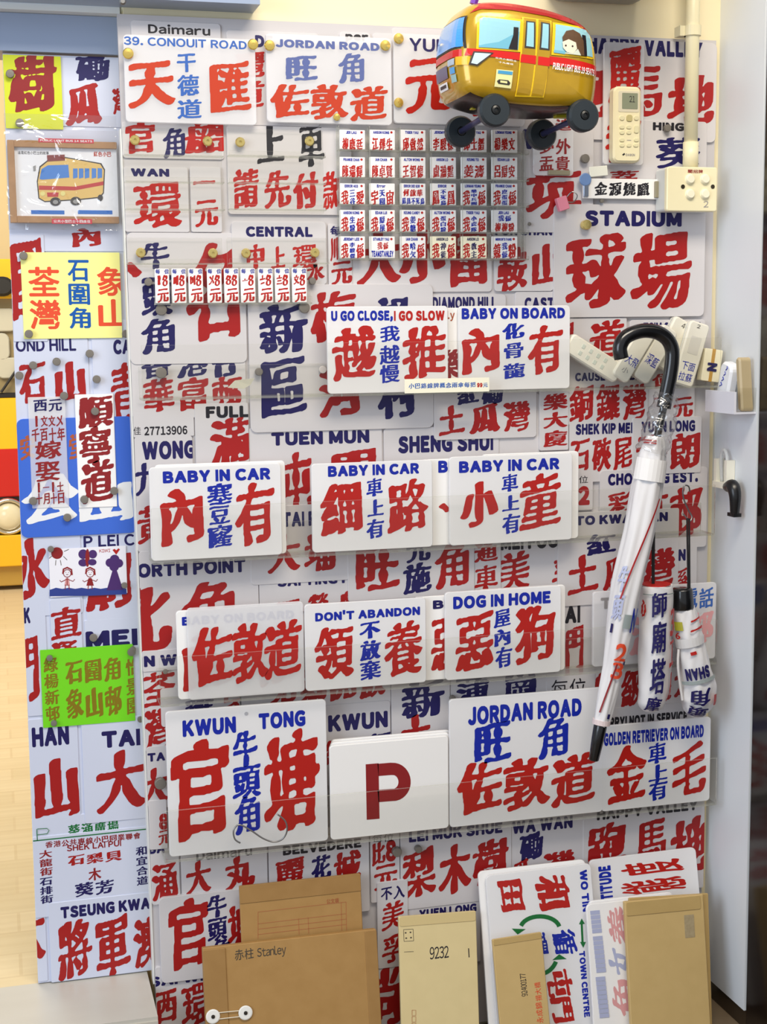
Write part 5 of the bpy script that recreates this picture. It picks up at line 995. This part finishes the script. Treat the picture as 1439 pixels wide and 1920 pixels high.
obj('top_fold', *slab(fr, (q[0]+.001, q[3]-.016, q[2]-.001, q[3]), .0001, .0010, .003, .0004, 2), mat('pale_manila_fold', (212, 190, 136), .6), t); letter(t, fr, [('9232', 'K', 806, 1776, 842, 1796, 'h')], .0003)
m = MB()
for a in (((757, 1743), (775, 1742)), ((775, 1742), (776, 1764)), ((776, 1764), (758, 1765)), ((758, 1765), (757, 1743)), ((758, 1785), (776, 1784))): m.add(quads(fr, a, .8, .0003))
for x, y in ((761, 1749), (770, 1748), (762, 1759), (771, 1758)): m.add(quads(fr, [(x-1.5, y), (x+1.5, y)], 2.5, .0003))
m.add(quads(fr, [(879, 1778), (880, 1795)], 2, .0003)); obj('stamp_box', m.v, m.f, INK['T'], t)
m = MB()
for i in range(3): m.add(quads(fr, [(773, 1894+i*12), (780, 1894+i*12), (780, 1904+i*12), (773, 1904+i*12), (773, 1894+i*12)], .9, .0003))
obj('code_box', m.v, m.f, PR, t)
def floor_plate(label, TL, TR, dt, tilt, texts, m=OPAL, th=.005):
    fr, q = stand(TL, TR, dt, tilt); t = thing('route_plate', label, 'sign', fr.at((q[0]+q[2])/2, q[1]), 'route plates leaning on the floor'); obj('panel', *slab(fr, q, -th, 0, .009, .0008), m, t); letter(t, fr, texts, .0003, q); return t, fr
floor_plate('rearmost plate behind the WO TIN plate, its left edge showing', (897, 1634), (1098, 1611), .026, 12, [], OPALS)
floor_plate('sideways plate reading ATTITUDE with two wide red characters', (1105, 1613), (1305, 1588), .020, 12, [('ATTITUDE', 'B', 1122, 1625, 1153, 1712, 'l', -90), ('度', 'R', 1164, 1622, 1284, 1631, 'f', -90), ('態', 'R', 1164, 1656, 1288, 1665, 'f', -90)])
t, fr = floor_plate('sideways plate reading WO TIN and TOWN CENTRE with green arrows', (911, 1642), (1108, 1618), .036, 12, [('WO TIN', 'B', 1087, 1632, 1107, 1708, 'l', 90), ('TOWN CENTRE', 'B', 1086, 1784, 1107, 1906, 'l', 90), ('和', 'R', 1002, 1644, 1071, 1702, 'b', 90), ('田', 'R', 932, 1652, 986, 1706, 'b', 90),
  ('循', 'B', 1035, 1746, 1084, 1787, 'b', 90), ('環', 'B', 985, 1752, 1030, 1790, 'b', 90), ('屯', 'R', 1024, 1821, 1076, 1868, 'b', 90), ('門', 'R', 1031, 1872, 1078, 1914, 'b', 90), ('ROUTE', 'R', 1099, 1716, 1109, 1782, 'm', 90)], OPAL)
m = MB()
def arc(cx, cy, rx, ry, a0, a1): return [(cx+rx*math.cos(math.radians(a0+(a1-a0)*i/14)), cy-ry*math.sin(math.radians(a0+(a1-a0)*i/14))) for i in range(15)]
for ap, aw in ((arc(1013, 1742, 37, 24, 12, 165), 8), (arc(1012, 1786, 34, 40, -75, -25), 8), ([(1091, 1728), (1093, 1770)], 4)): obj('arrow_line', *quads(fr, ap, aw, .0004), INK['G'], t)
shapes(t, fr, [[(960, 1741), (986, 1742), (971, 1752)], [(1036, 1800), (1063, 1798), (1049, 1789)], [(1086, 1733), (1097, 1732), (1091, 1722)], [(1088, 1766), (1099, 1766), (1094, 1777)]], .0005, INK['G'], 'arrow_head')
floor_plate('plate lying behind the pale lettered one, reading through it', (1104, 1690), (1262, 1672), .058, 12, [], OPALS)
gp, gfr = floor_plate('sideways pale plate with faint lettering beside the tan envelope', (1100, 1696), (1258, 1679), .067, 12, [('養', 'r', 1138, 1702, 1190, 1768, 'b', -90), ('女', 'b', 1140, 1778, 1190, 1824, 'b', -90), ('色', 'r', 1146, 1832, 1196, 1902, 'b', -90)], OPALS)
def ghost(x, y, n): return [[(x+j*.9+.0, y+j*8.6), (x+18+j*.9, y-1.6+j*8.6), (x+18.6+j*.9, y+6+j*8.6), (x+.6+j*.9, y+7.6+j*8.6)] for j in range(n)]
shapes(gp, gfr, ghost(1107, 1708, 5)+ghost(1112, 1756, 8)+ghost(1117, 1832, 9), .0004, INK['b'], 'lettering', 'blurred pale blue lettering')
t, fr, q = envelope('tan envelope at the far right with a grey stamp patch', (1172, 1691), (1319, 1677), .088, 12, KT, .008)
obj('top_fold', *slab(fr, (q[0]+.002, q[3]-.024, q[2]-.006, q[3]-.001), .0001, .0012, .003, .0005, 2), KT2, t); obj('stamp_patch', *slab(fr, fr.rect((1283, 1716, 1304, 1757)), .0001, .0004, .001, .0001), mat('stamp_grey', (170, 152, 118), .6, noise=16, nscale=200), t)
t, fr, q = envelope('back tan envelope, its right edge showing', (1180, 1684), (1329, 1675), .078, 12, KT2, .004)
t, fr, q = envelope('small tan envelope with sideways numbers in front of the WO TIN plate', (924, 1762), (1016, 1748), .080, 12, KT, .005)
obj('top_fold', *slab(fr, (q[0]+.001, q[3]-.010, q[2]-.001, q[3]), .0001, .0009, .002, .0004, 2), KT2, t)
letter(t, fr, [('92400177', 'K', 975, 1826, 990, 1867, 'h', -90), ('揚大橋', 'C', 1002, 1842, 1017, 1876, 'h', -90), ('永成錦', 'C', 1004, 1880, 1020, 1918, 'h', -90)], .0003)
bpy.data.objects.remove(_src, do_unlink=True)
for c_ in list(bpy.data.curves): bpy.data.curves.remove(c_)
for o_ in S.objects:
    if 'org' in o_: del o_['org']
